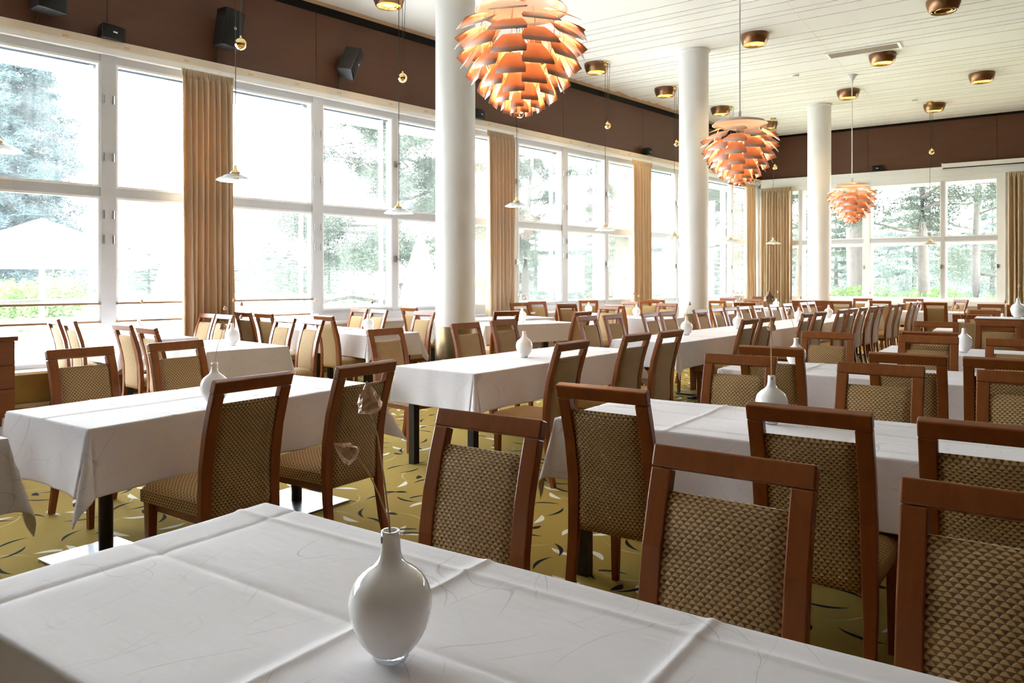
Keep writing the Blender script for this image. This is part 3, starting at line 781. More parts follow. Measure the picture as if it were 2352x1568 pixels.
chY(1193,13.98,vdir(148),'orange-lit chair in front of the second curtain'); chY(1233,14.9,vdir(150),'plain chair right of the orange-lit chair')
chY(1301,12.9,vdir(148),'pinkish light chair right of the white window vase'); chY(1301,13.75,vdir(328),'dark chair back peeping over a pinkish chair')
chY(1351,15.6,vdir(170),'pale chair behind the small window vase'); chY(1411,12.7,vdir(43),'chestnut chair with tall back before the third curtain')
chY(1399,12.2,vdir(223),'white-glaring chair overlapping the chestnut chair'); chY(1448,14.7,vdir(223),'pale chair left of the third curtain')
chY(1492,15.6,vdir(200),'orange-lit chair below the third curtain'); chY(1507,16.4,vdir(43),'brown chair right of the third curtain')
chY(1534,13.6,vdir(223),'pink-lit chair left of the second column')
chY(1646,15.55,pP,'brown chair just right of the second column'); chY(1673,17.5,vdir(223),'bleached chair before the window by the corner')
chY(1729,16.8,pM,'pale pink chair beside the corner curtain'); chY(1710,14.1,vdir(30),'dark chair back in front of the pale pink chair')
chY(1741,19.0,vdir(160),'orange-lit chair under the corner curtains')
chY(1932,15.2,uP,'chair right of the low wooden cabinet'); chY(1982,17.15,uM,'light chair under the wide post of the end window')
chY(2022,15.35,uP,'dark chair back under the wide post of the end window')
chY(2098,16.9,uM,'light chair at the end window behind a round vase'); chY(2148,14.3,uP,'tall-backed lone chair turned to the end window')
chY(2208,16.2,vdir(260),'pale chair at the right of the end window table')

# ================================================================== VASES AND DRIED STEMS
def make_vase():
    r = empty('bud_vase')
    prof = [(0,.012),(.028,.012),(.046,.028),(.062,.058),(.0710,.094),(.0695,.120),(.060,.145),(.044,.162),(.0285,.174),(.0200,.188),(.0170,.206),(.0158,.236),(.0125,.236),(.0125,.200),(0,.198)]
    # smooth profile
    P = []
    for i in range(len(prof)-1):
        for k in range(3):
            t = k/3; p0 = prof[max(i-1,0)]; p1 = prof[i]; p2 = prof[i+1]; p3 = prof[min(i+2,len(prof)-1)]
            f = lambda a,b,c,d: .5*((2*b)+(-a+c)*t+(2*a-5*b+4*c-d)*t*t+(-a+3*b-3*c+d)*t**3)
            P.append((max(0,f(p0[0],p1[0],p2[0],p3[0])), f(p0[1],p1[1],p2[1],p3[1])) if 1 <= i < 10 else (p1[0]+(p2[0]-p1[0])*t, p1[1]+(p2[1]-p1[1])*t))
    P.append(prof[-1])
    P = [(r_, z_*.93) for r_, z_ in P]
    MB().lathe(P, 32).build('body', MAT['opal'], r, True)
    MB().lathe([(0,.0),(.027,0),(.031,.006),(.030,.0115),(0,.0115)], 32).build('glass_foot', MAT['clear'], r, True)
    m = MB(); m.lathe([(0,.0008),(.0035,.0008),(.0035,0)], 12); m.v = [(.0166+z, x*.6, .206+y*1.6) for x,y,z in m.v]
    m.build('dark_mark', MAT['dark_mark'], r)
    return r
VASE0 = make_vase(); VU = [False]
def vase(x, y, label, z=T_H+.0095, rz=None, group=None):
    o = VASE0 if not VU[0] else copy_tree(VASE0); VU[0] = True
    if 'group' in o: del o['group']
    o.location = (x, y, z); o.rotation_euler = (0,0,random.uniform(0,6.28) if rz is None else rz); tag(o, label, 'vase', group); return o
def pod_mesh():
    m = MB(); n = 14; K = 11
    for i in range(K):
        t = i/(K-1); r = .0185*math.sin(math.pi*min(1, t**.55))**.9*(1-.25*t) + .0006; z = .05*t
        for k in range(n):
            a = 2*math.pi*k/n; rr = r*(1 + .13*math.cos(5*a+.6*i))*random.uniform(.86,1.14)
            m.v.append((rr*math.cos(a), rr*math.sin(a), z + random.uniform(-.0012,.0012)))
    for i in range(K-1):
        for k in range(n): m.f.append((i*n+k, i*n+(k+1)%n, (i+1)*n+(k+1)%n, (i+1)*n+k))
    return m.mesh('seed_pod', False)
MAT['pod'] = plain('seed_pod', (.60,.36,.21), .4, .15, var=.35, vscale=120)
PODM = [pod_mesh() for _ in range(3)]
for me in PODM: me.materials.append(MAT['pod'])
def stem(x, y, tip, label, z=T_H, group=None, size=1.0, pod_dir=None):
    """one dried stem from the vase mouth to tip (dx,dy,height above the table)"""
    r = empty('dried_stem', (x, y, z)); tag(r, label, 'dried flower', group)
    tx, ty, tz = tip
    pts = [(-tx*.03, -ty*.03, .205), (tx*.06, ty*.06, .25), (tx*.35, ty*.35, .25+(tz-.25)*.42), (tx*.75+.004, ty*.75, .25+(tz-.25)*.78), (tx, ty, tz)]
    MB().tube(pts, [.0016,.0016,.0015,.0014,.0013], 5).build('stalk', MAT['stem'], r)
    p = bpy.data.objects.new('pod', random.choice(PODM)); col.objects.link(p); p.parent = r; p.location = (tx, ty, tz-.002)
    d = Vector(pod_dir or (tx*.8+.01, ty*.8, .6)); p.rotation_mode = 'QUATERNION'; p.rotation_quaternion = d.to_track_quat('Z','Y'); p.scale = (size,)*3
    return r
VP = lambda px, py: AT(px, py, T_TOP)
v = VP(897,1522); vase(*v, 'large-looking white bud vase on the creased cloth, two dried pods rising from it', z=T_H+.0145, rz=R(215))
stem(*v, (-.034,.0,.435), 'dried stalk with a drooping big brown pod in the creased-table vase', size=1.15, pod_dir=(-.12,0,1)); stem(*v, (-.058,.0,.360), 'dried stalk with a glossy tilted pod in the creased-table vase', size=.95, pod_dir=(-.75,-.2,.55))
v = ATY(493,3.98); vase(*v, 'white bud vase on the chrome plate table')
stem(*v, (.030,.03,.40), 'lone thin dried stalk in the vase of the chrome plate table')
v = lp(3.62,-7.25); vase(*v, 'white bud vase with four dried stems before the first curtain')
for i,(dx,dz,l) in enumerate(((-.07,.36,'leaning left'),(.02,.44,'standing tallest'),(.09,.40,'with the widest pod'),(.085,.27,'hanging lowest'))): stem(*v, (dx,.0,dz), 'dried stem before the first curtain, '+l)
v = lp(3.38,-9.0); vase(*v, 'white bud vase on the table against the tall window'); stem(*v, (.03,0,.40), 'dried stem above the tall window table')
v = VP(1204,821); vase(*v, 'white bud vase on the long table beside the thickest column')
v = ATY(1772,3.45); vase(*v, 'white bud vase standing behind a dark chair back, two stems upright', rz=R(180+75))
stem(*v, (.006,.02,.43), 'upright dried stem with a brown pod behind the dark chair back', size=1.1); stem(*v, (-.012,.0,.56), 'upright dried stem with papery white pods behind the dark chair back', size=1.2)
for k,(s_,l) in enumerate(((1.05,'first along the banquet row from its open end'),(2.55,'second along the banquet row'),(4.9,'third along the banquet row'),(6.4,'fourth along the banquet row'))):
    x = P0[0]+rd[0]*s_-rn[0]*.42; y = P0[1]+rd[1]*s_-rn[1]*.42
    vase(x, y, 'white bud vase '+l); stem(x, y, (.04,.03,.36+.03*(k%2)), 'dried stem in the vase '+l)
def tvase(key, du, dv, lab, stems=1):
    c, ang, L, Wd = TB[key]; d = vdir(ang); n = vdir(ang+90)
    x, y = c[0]+d[0]*du+n[0]*dv, c[1]+d[1]*du+n[1]*dv; vase(x, y, 'white bud vase '+lab)
    for i in range(stems): stem(x, y, (.045-.09*(i%2), .02, .36+.04*i), 'dried stem in the vase '+lab + (', second one' if i else ''))
tvase('L2', 0, 0, 'just left of the thickest column'); tvase('L2b', -.1, 0, 'under the window right of the first curtain')
tvase('T10', .15, -.1, 'beside the bunched cloth near the second curtain', 2); tvase('T11', 0, 0, 'on the small table right of the second curtain')
tvase('T12', -.1, 0, 'before the third curtain', 2); tvase('T13', 0, 0, 'in front of the corner curtains', 2); tvase('T9', .1, .1, 'left of the low wooden cabinet')
tvase('T8', 0, 0, 'below the wide post of the end window'); tvase('T7', -.35, 0, 'below the end wall window'); tvase('T4', -.75, 0, 'with a bare neck between the chair rows', 2)
tvase('T5', -.55, .1, 'in front of the serving counter', 2); tvase('T6', -.05, .05, 'directly behind the serving counter'); tvase('T6b', .2, 0, 'two rows behind the serving counter', 2)

# ================================================================== CABINETS
def cabinet(x, y, rz, L, D, H, label, drawers=True, white=False):
    r = empty('sideboard', (x, y, 0), rz); tag(r, label, 'cabinet')
    MB().box(0, L, -D, 0, .05, H-.035).build('body', MAT['cabinet'], r)
    MB().box(.02, L-.02, -D+.02, -.03, 0, .05).build('kickboard', MAT['black'], r)
    MB().box(-.02, L+.02, -D-.02, .02, H-.035, H).build('top', MAT['cabinet'], r, bevel=.003)
    if white: MB().box(-.02, L+.02, -D-.02, .02, H+.0005, H+.006).build('runner', MAT['cloth'], r)
    n = max(1, round(L/.55)); w_ = L/n
    for i in range(n):
        z = H-.035
        for k in range(2):
            d = MB().box(i*w_+.004, (i+1)*w_-.004, 0, .018, z-.178, z-.006).build('drawer', MAT['cabinet'], r)
            MB().box(i*w_+w_*.25, (i+1)*w_-.045, .018, .032, z-.098, z-.090).build('handle', MAT['brass'], d)
            z -= .182
        MB().box(i*w_+.004, (i+1)*w_-.004, 0, .018, .06, z-.004).build('door', MAT['cabinet'], r)
    return r
x, y = AT(33,772,.975); L_ = 1.65
cabinet(x, y, R(90-34.4)+math.pi, L_, .5, .975, 'tall wooden drawer cabinet with brass handles beside the window tables')
x, y = ATY(1910,16.4); cabinet(x, y, R(180-18), .80, .45, .95, 'low wooden cabinet with drawers in front of the third column')
x, y = AT(2243,730,.985); cabinet(x+1.5*V[0], y+1.5*V[1], math.atan2(-V[1],-V[0]), 1.5, .45, .98, 'wooden serving counter with a white runner behind the chairs', white=True)
for i,(s_,l) in enumerate(((.38,'with a bare stem'),(.56,'slim one'),(.74,'round one'))):
    px_, py_ = x+V[0]*s_+U[0]*(.15+.05*i), y+V[1]*s_+U[1]*(.15+.05*i)
    vase(px_, py_, 'white bud vase standing on the serving counter, '+l, z=.9865)
    stem(px_, py_, (.03-.03*i,.02,.33+.03*i), 'dried stem above the serving counter vase, '+l, z=.9865)

# ================================================================== CURTAINS
def curtain(fn, x0, x1, zb, zt, label, folds, amp=.085, seed=0, pinch=.12):
    rnd = random.Random(seed); n = folds*10
    ph = [rnd.uniform(-.5,.5) for _ in range(folds+1)]
    zs = [zb, zb+.6, zb+1.4, zb+2.2, zt-.5, zt-.25, zt-.13, zt-.09, zt-.05, zt]
    G = []
    base = fn((x0+x1)/2, 0, zb)
    for z in zs:
        row = []
        k = (z-zb)/(zt-zb)
        for i in range(n+1):
            t = i/n; s_ = t*folds; j = int(min(s_, folds-1e-6))
            a = amp*(1-.35*k)*math.sin(2*math.pi*(s_+.12*math.sin(s_*3.1+k*2))) * (1+.4*ph[j])
            if z > zt-.12: a = .018*math.sin(2*math.pi*s_*2.2)*(1 if z < zt-.01 else .7)
            wob = .012*math.sin(s_*5+k*4)*(1-k)
            x, y, zz = fn(x0 + (x1-x0)*t + wob, a, z); row.append((x-base[0], y-base[1], zz-base[2]))
        G.append(row)
    o = MB().grid(G).build('curtain', MAT['curtain'], None, True, solid=.004, recalc=False)
    o.location = base; tag(o, label, 'curtain')
    # heading tape with hooks
    m = MB()
    for i in range(folds*2):
        t = (i+.5)/(folds*2); x, y, zz = fn(x0+(x1-x0)*t, 0, zt)
        m.tube([(x-base[0], y-base[1], zz-base[2]-.015), (x-base[0], y-base[1], zz-base[2]+.035)], .004, 4)
    tag(m.build('hooks', MAT['white_paint'], o), kind='stuff')
    return o
LQ = lambda q: (lambda x, a, z: LW(x, q+a, z))
FQ = lambda r: (lambda x, a, z: FW(x, r+a, z))
ql = QW+.24
curtain(LQ(ql), pL(417,ql), pL(538,ql), .42, 4.12, 'brown pleated curtain glowing gold at its edges, nearest the drawer cabinet', 9, seed=1)
curtain(LQ(ql), pL(1119,ql), pL(1180,ql), .10, 4.12, 'brown pleated curtain right of the thickest column', 8, seed=2)
curtain(LQ(ql), pL(1452,ql), pL(1497,ql), .10, 4.12, 'narrow brown curtain left of the second column', 7, seed=3)
curtain(LQ(ql), pL(1712,ql), pL(1736,ql), .10, 4.10, 'golden curtain on the window wall side of the corner', 5, seed=4)
curtain(FQ(.24), sF(1748,.24), sF(1819,.24), .10, 4.04, 'wide pleated curtain on the end wall side of the corner', 11, seed=5)
curtain(FQ(.30), sF(2316,.30), sF(2420,.30), .10, 4.04, 'brown curtain hanging below the projection screen', 9, seed=6)
# projection screen housing
x0, x1 = sF(2163,.2), sF(2163,.2)+3.2
sp = empty('projection_screen', FW(x0, .2, 4.22)); tag(sp, 'white roller projection screen case above the end window', 'projection screen'); iv = sp.location
o = MB().fw(x0, x1, .14, .27, 4.255, 4.36).build('case', MAT['white_paint'], sp); o.location = -iv
o = MB().fw(x0+.03, x1, .17, .25, 4.235, 4.2545).build('slot_bar', MAT['black'], sp); o.location = -iv
o = MB().fw(x0, x0+.03, .135, .275, 4.22, 4.37).build('end_cap', MAT['mark'], sp); o.location = -iv
o = MB().fw(x0+1.4, x0+1.5, .13, .16, 4.18, 4.255).build('bracket', MAT['white_paint'], sp); o.location = -iv

# ================================================================== LOUDSPEAKERS
def speaker(loc, w_, h_, d_, yaw, tilt, roll, label, logo=True, bracket=None, mark='square'):
    r = empty('loudspeaker', loc); r.rotation_euler = (tilt, roll, yaw); tag(r, label, 'speaker')
    # local: front faces -y
    m = MB().hexa([(-w_/2,-d_*.42,-h_/2),(w_/2,-d_*.42,-h_/2),(w_*.36,d_/2,-h_/2),(-w_*.36,d_/2,-h_/2),(-w_/2,-d_*.42,h_/2),(w_/2,-d_*.42,h_/2),(w_*.36,d_/2,h_/2),(-w_*.36,d_/2,h_/2)])
    m.build('cabinet', MAT['black'], r, bevel=.012)
    G = [[(-w_*.48 + w_*.96*i/8, -d_*.43 - .022*math.cos((i/8-.5)*math.pi), z) for i in range(9)] for z in (-h_*.48, h_*.48)]
    MB().grid(G).build('grille', MAT['void'], r, True, solid=.006)
    if mark == 'square':
        yb = -d_*.43-.028; k = w_*.055
        MB().box(-k,k,yb-.002,yb,-k,k).build('badge', MAT['mark'], r)
        MB().hexa([(-k*.15,yb-.004,-k*.6),(k*.15,yb-.004,-k*.6),(k*.15,yb-.0021,-k*.6),(-k*.15,yb-.0021,-k*.6),(-k*.7,yb-.004,k*.5),(-k*.2,yb-.004,k*.6),(-k*.2,yb-.0021,k*.6),(-k*.7,yb-.0021,k*.5)]).build('badge_mark', MAT['dark_mark'], r)
    elif mark == 'bar':
        MB().box(-w_*.09,w_*.09,-d_*.43-.028,-d_*.43-.024,-.008,.008).build('badge', MAT['mark'], r)
    return r
def wallyaw(): return math.atan2(CA*0+(-SA)*-1, 0)  # unused
NL = (CA, -SA)                                      # into the room from the window wall
yawL = math.atan2(NL[1], NL[0]) + math.pi/2
def bracket(p, z, l=.16):
    pass
def spk_left(px, py, qoff, w_, h_, d_, dyaw, tilt, roll, label, mark='square', wire=True):
    p = pL(px, QW+qoff); x, y, _ = LW(p, QW+qoff); z = ZPX(py, y)
    s_ = speaker((x,y,z), w_, h_, d_, yawL + R(dyaw), R(tilt), R(roll), label, mark=mark)
    if wire:
        Rm = s_.rotation_euler.to_matrix().inverted()
        m = MB(); b = MB()
        f = lambda P: tuple(Rm @ (Vector(P) - Vector((x,y,z))))
        b.tube([f(LW(p, QW+.02, z)), f(LW(p, QW+qoff-.02, z))], .022, 8).tube([f(LW(p,QW+.005,z)), f(LW(p,QW+.03,z))], .05, 12)
        b.build('wall_arm', MAT['black'], s_)
        m.tube([f(LW(p-.02, QW+.05, z-.02)), f(LW(p-.05, QW+.025, z-.25)), f(LW(p-.05, QW+.02, zC1+.005))], .006, 5)
        m.build('cable', MAT['black'], s_)
    return s_
spk_left(108,-12,.24,.34,.38,.26,18,0,0,'black loudspeaker high on the panelling, cropped by the ceiling edge')
spk_left(524,67,.26,.30,.50,.27,14,6,4,'large black loudspeaker with square white badge on the brown panelling')
spk_left(804,144,.26,.27,.44,.26,48,16,26,'tilted black loudspeaker turned along the wall')
for px, py, lb in ((254,85,'small black box speaker standing on the cornice near the tall windows'), (1487,357,'small black box speaker on the cornice above the third curtain'), (1097,272,'small black box speaker peeping out behind the thickest column')):
    spk_left(px, py, .10, .30, .17, .16, 15, 0, 0, lb, mark='bar', wire=False).location.z = zC1 + .087
x, y, _ = FW(sF(2016,.1), .1); s_ = speaker((x,y,4.30+.083), .26, .16, .15, math.atan2(-U[1],-U[0])+math.pi/2, 0, 0, 'small black box speaker on the end wall cornice', mark='bar')

# ================================================================== CEILING FITTINGS
def ceil_pt(px, py): return AT(px, py, CEIL)
def spot_mesh():
    r = empty('ceiling_spotlight')
    MB().lathe([(0,0),(.232,0),(.236,-.03),(.222,-.085),(.190,-.165),(.180,-.172),(.172,-.165),(.172,-.10),(0,-.10)], 40).build('drum', MAT['drum'], r, True).data.set_sharp_from_angle(angle=R(35))
    m = MB()
    for rr in (.160,.115): m.lathe([(rr,-.165),(rr-.008,-.14)], 32)
    m.build('louvre_rings', MAT['brass'], r, True, solid=.002)
    return r
SP0 = spot_mesh(); SPU = [False]
def spot(px, py, label, lit=True):
    x, y = ceil_pt(px, py)
    o = SP0 if not SPU[0] else copy_tree(SP0); SPU[0] = True
    for c in list(o.children):
        if c.name.startswith('lamp_disc'): bpy.data.objects.remove(c)
    o.location = (x, y, CEIL-.0005); tag(o, label, 'ceiling lamp')
    if lit:
        MB().lathe([(0,-.132),(.17,-.132)], 32).build('lamp_disc', MAT['amber'], o)
        d = bpy.data.lights.new('spot_light', 'SPOT'); d.energy = 16; d.color = (1,.70,.36); d.spot_size = R(110); d.spot_blend = .8; d.shadow_soft_size = .14
        l = bpy.data.objects.new('spot_light', d); col.objects.link(l); l.parent = o; l.location = (0,0,-.175)
    else:
        MB().lathe([(0,-.118),(.165,-.118)], 32).build('lamp_disc', MAT['drum'], o)
spl = [(893,-12,'bronze drum spotlight above the tilted loudspeaker',1),(1370,147,'bronze drum spotlight right of the largest copper lamp',1),(1528,203,'bronze drum spotlight left of the second column top',1),
 (1655,247,'bronze drum spotlight right of the second column top',1),(1765,281,'bronze drum spotlight above the middle copper lamp rim',1),(1733,80,'bronze drum spotlight beside the middle copper lamp rod',1),
 (1948,208,'bronze drum spotlight behind the white rod of the smallest-looking copper lamp',1),(2027,125,'bronze drum spotlight in front of the ceiling vent',1),(2255,169,'bronze drum spotlight on open ceiling, lit amber',1),
 (2146,239,'bronze drum spotlight crossed by a pendant cord',1),(2167,0,'unlit bronze drum spotlight cut by the picture edge',0)]
for a in spl: spot(*a)
# vent and detectors
cs = [ceil_pt(1914,120), ceil_pt(2044,97), ceil_pt(2049,110), ceil_pt(1927,132)]
cxm = sum(c[0] for c in cs)/4; cym = sum(c[1] for c in cs)/4
vr = empty('ceiling_vent', (cxm, cym, CEIL)); tag(vr, 'white rectangular ceiling vent grille among the boards', 'vent')
n_ = vr; vr.rotation_euler = (0,0,R(-34.4))
MB().box(-.62,.62,-.20,-.165,-.02,-.0005).box(-.62,.62,.165,.20,-.02,-.0005).box(-.62,-.57,-.165,.165,-.02,-.0005).box(.57,.62,-.165,.165,-.02,-.0005).build('frame', MAT['white_paint'], vr)
for k in range(12):
    MB().box(-.57,.57,-.155+k*.027,-.149+k*.027,-.016,-.002).build('slat', MAT['dado'], vr)
for px, py, lb in ((1828,172,'small white ceiling sensor left of the thin white lamp rod'), (2101,229,'small white ceiling sensor beside an amber spotlight')):
    x, y = ceil_pt(px, py); d = empty('ceiling_sensor', (x,y,CEIL)); tag(d, lb, 'sensor')
    MB().lathe([(0,-.0005),(.065,-.0005),(.062,-.02),(.045,-.04),(0,-.045)], 20).build('housing', MAT['mark'], d, True)
    MB().lathe([(.058,-.022),(.0605,-.026),(.058,-.030)], 20).build('ring', MAT['dark_mark'], d, True)
# pendants with counterweight
def pendant(x, y, zs, zball, label, lit=True, ang=20):
    r = empty('pendant_lamp', (x, y, CEIL)); tag(r, label, 'pendant lamp'); z0 = zs - CEIL; zb = zball - CEIL
    MB().lathe([(0,-.0005),(.075,-.0005),(.075,-.028),(.03,-.036),(.03,-.055),(.045,-.06),(.045,-.085),(0,-.085)], 20).build('ceiling_block', MAT['brass'], r, True).data.set_sharp_from_angle(angle=R(40))
    e = (math.cos(R(ang)), math.sin(R(ang)))
    MB().tube([(0,0,-.085),(0,0,z0+.14)], .0045, 5).build('cord', MAT['cord'], r)
    MB().tube([(.05*e[0],.05*e[1],-.03),(.045*e[0],.045*e[1],zb+.06)], .0035, 5).build('cord', MAT['cord'], r)
    MB().tube([(.10*e[0],.10*e[1],-.03),(.055*e[0],.055*e[1],zb+.06)], .0035, 5).build('cord', MAT['cord'], r)
    bx, by = .05*e[0], .05*e[1]
    m = MB(); m.lathe([(.062*math.sin(t), -.062*math.cos(t)) for t in [math.pi*i/14 for i in range(15)]], 24, bx, by, zb)
    m.lathe([(0,.09),(.011,.085),(.011,.06)], 10, bx, by, zb); m.build('counterweight', MAT['brass'], r, True)
    MB().lathe([(0,.14),(.014,.14),(.018,.10),(.028,.082),(.055,.062),(.058,.052),(.03,.05),(0,.05)], 24, 0, 0, z0).build('socket_cap', MAT['brass'], r, True)
    MB().lathe([(.036,.05),(.036,.0),(.034,-.012)], 24, 0, 0, z0).build('lamp_ring', MAT['brass'], r, True, solid=.002)
    MB().lathe([(.04,.046),(.09,.036),(.13,.016)], 36, 0, 0, z0).build('upper_shade', MAT['shade_glass'], r, True, solid=.004)
    MB().lathe([(.04,.03),(.10,.018),(.16,.002),(.195,-.022)], 40, 0, 0, z0).build('lower_shade', MAT['shade_glass'], r, True, solid=.004)
    MB().lathe([(.03*math.sin(t), -.03*math.cos(t)) for t in [math.pi*i/8 for i in range(9)]], 14, 0, 0, z0-.002).build('bulb', MAT['small_bulb'], r, True)
pend = [(-8,6.5,340,None,'brass pendant cut at its rim beside the spruce window'), (541,7.95,410,100,'pendant with broad glass shade in front of the first curtain'),(916,9.9,486,178,'pendant with broad glass shade before the pine tree window'),
 (1187,12.2,471,262,'pendant below the largest copper lamp beside the second curtain'),(1390,14.4,526,288,'pendant hung from the brass block right of the largest copper lamp'),(1549,16.2,545,329,'pendant left of the second column'),
 (1677,18.1,554,390,'pendant right of the second column near the corner'),(1776,19.4,558,384,'pendant in front of the corner curtains'),(2136,17.6,560,348,'pendant in front of the end wall window')]
for px, Y, ys, yb, lb in pend:
    x, y = ATY(px, Y); pendant(x, y, ZPX(ys, Y), ZPX(yb, Y) if yb else 4.3, lb)

# ================================================================== COPPER LEAF LAMPS
ROWS = [(.500,.235,22,.22),(.515,.315,30,.22),(.515,.395,38,.22),(.500,.475,46,.22),(.470,.550,53,.22),(.430,.620,59,.21),(.385,.685,64,.20),(.335,.745,68,.19),(.280,.800,72,.18),(.220,.850,75,.16),(.155,.890,78,.14),(.090,.920,80,.11)]
def leaf_lamp(x, y, zbot, D, label, power, twist):
    ztop = zbot + .93*D
    r = empty('copper_leaf_lamp', (x, y, ztop)); tag(r, label, 'lamp'); r.rotation_euler = (0,0,twist)
    cp = MAT['copper']
    # cap
    MB().lathe([(0,0),(.05,0),(.20,-.012),(.33,-.045),(.372,-.085)], 48).build('cap', MAT['rose'], r, True, solid=.003).scale = (D,)*3
    MB().lathe([(0,.10),(.018,.10),(.020,.0)], 16).build('cap_neck', MAT['chrome'], r, True).scale = (D,)*3
    # inner fins
    me = MB().tube([(R0 - l0*math.cos(R(a0)), 0, -z0 + l0*math.sin(R(a0))) for R0,z0,a0,l0 in ROWS], .004, 4).mesh('rib'); me.materials.append(MAT['chrome'])
    for k in range(12):
        o = bpy.data.objects.new('rib', me); col.objects.link(o); o.parent = r; o.scale = (D,)*3; o.rotation_euler = (0,0,2*math.pi*k/12)
    for i,(R0,z0,a0,l0) in enumerate(ROWS):
        a = R(a0); nseg = 4
        wt = .56*R0 + .02; wr = wt*.50
        G = []
        for j in range(nseg+1):
            t = j/nseg; aa = a + R(10)*(t-.5)
            rr = R0 - l0*math.cos(a)*(1-t) - .010*math.sin(math.pi*t)*0; zz = -z0 + l0*math.sin(a)*(1-t) + .010*math.sin(math.pi*t)
            hw = (wr + (wt-wr)*min(1, t*1.25))/2
            G.append([(rr, -hw, zz),(rr+.002, 0, zz),(rr, hw, zz)])
        me = MB().grid(G).mesh('leaf', True); me.materials.append(cp); me.materials.append(MAT['leaf_inner'])
        for k in range(6):
            o = bpy.data.objects.new('leaf', me); col.objects.link(o); o.parent = r; o.scale = (D,)*3
            o.rotation_euler = (0,0,2*math.pi*(k + (.5 if i % 2 else 0))/6)
            s_ = o.modifiers.new('solid', 'SOLIDIFY'); s_.thickness = .0025; s_.offset = 0; s_.material_offset = 1; s_.material_offset_rim = 1
    MB().lathe([(.075*math.sin(t), -.09*math.cos(t)) for t in [math.pi*i/10 for i in range(11)]], 20, 0,0,-.40).build('bulb', MAT['bulb'], r, True).scale = (D,)*3
    MB().lathe([(0,-.94),(.012,-.935),(.02,-.92),(.012,-.90),(0,-.90)], 12).build('finial', MAT['chrome'], r, True).scale = (D,)*3
    zc = CEIL - ztop
    MB().tube([(0,0,.09*D),(0,0,zc-.19)], .010, 8).build('rod', MAT['white_paint'], r)
    MB().lathe([(.010,zc-.20),(.016,zc-.15),(.035,zc-.09),(.085,zc-.02),(.10,zc-.001),(0,zc-.001)], 28).build('canopy', MAT['mark'], r, True)
    for zz, e in ((-.33,.35),(-.50,.4),(-.68,.25)):
        d = bpy.data.lights.new('leaf_lamp_light', 'POINT'); d.energy = power*e; d.color = (1,.66,.34); d.shadow_soft_size = .05
        l = bpy.data.objects.new('leaf_lamp_light', d); col.objects.link(l); l.parent = r; l.location = (0,0,zz*D)
for px, Yd, D, yb, lb, tw in ((1197,5.50,.90,266,'largest-looking copper leaf lamp in front of the thickest column', .30), (1699,9.43,.90,427,'copper leaf lamp hanging beside the second column', .12), (1957,15.35,.90,514,'copper leaf lamp hanging on a white rod beside the third column', .05)):
    x, y = ATY(px, Yd); leaf_lamp(x, y, ZPX(yb, Yd), D, lb, 15, tw)

# ================================================================== OUTDOORS
g0 = MB().quad_prism([(-120,-60),(140,-60),(140,160),(-120,160)], -.62, -.60).build('ground', MAT['lawn']); tag(g0, 'pale lawn beyond the terrace', kind='structure')
te = MB().lw(-14, 14, QW-16, QW-.36, -.58, -.14).build('terrace', MAT['stone']); tag(te, 'pale stone terrace outside the window wall', kind='structure')
def leaf_cloud(m, c, rx, ry, rz, n, s, rnd, droop=0.0):
    if not hasattr(m, 'clumps'): m.clumps = []
    m.clumps.append((c[0], c[1], c[2], rx, ry, rz, int(n), s, droop))
def leaf_mesh(m, name, mat, parent, seed, slim=.11):
    rg = np.random.default_rng(seed); cl = m.clumps
    N = np.array([c[6] for c in cl]); idx = np.repeat(np.arange(len(cl)), N); A = np.array([c[:6] + c[7:] for c in cl], dtype=np.float64)[idx]
    n = len(idx); d = rg.normal(size=(n,3)); d /= np.linalg.norm(d, axis=1, keepdims=True)
    rad = rg.random(n)**.45; L = d*rad[:,None]
    p = A[:,:3] + L*A[:,3:6]; p[:,2] -= A[:,7]*(L[:,0]**2 + L[:,1]**2)
    ax = rg.normal(size=(n,3))*np.array([1,1,.6]); ax += d*.8; ax /= np.linalg.norm(ax, axis=1, keepdims=True)
    bx = np.cross(ax, rg.normal(size=(n,3))); bx /= np.linalg.norm(bx, axis=1, keepdims=True)
    l = (A[:,6]*rg.uniform(.6,1.4,n))[:,None]; w_ = l*slim
    V4 = np.empty((n,4,3)); V4[:,0] = p-ax*l-bx*w_*.3; V4[:,1] = p+bx*w_; V4[:,2] = p+ax*l; V4[:,3] = p-bx*w_
    me = bpy.data.meshes.new(name); me.vertices.add(n*4); me.vertices.foreach_set('co', V4.reshape(-1))
    me.loops.add(n*4); me.loops.foreach_set('vertex_index', np.arange(n*4, dtype=np.int32)); me.polygons.add(n)
    me.polygons.foreach_set('loop_start', np.arange(0, n*4, 4, dtype=np.int32)); me.update(calc_edges=True); me.validate()
    me.materials.append(mat); o = bpy.data.objects.new(name, me); col.objects.link(o); o.parent = parent; return o
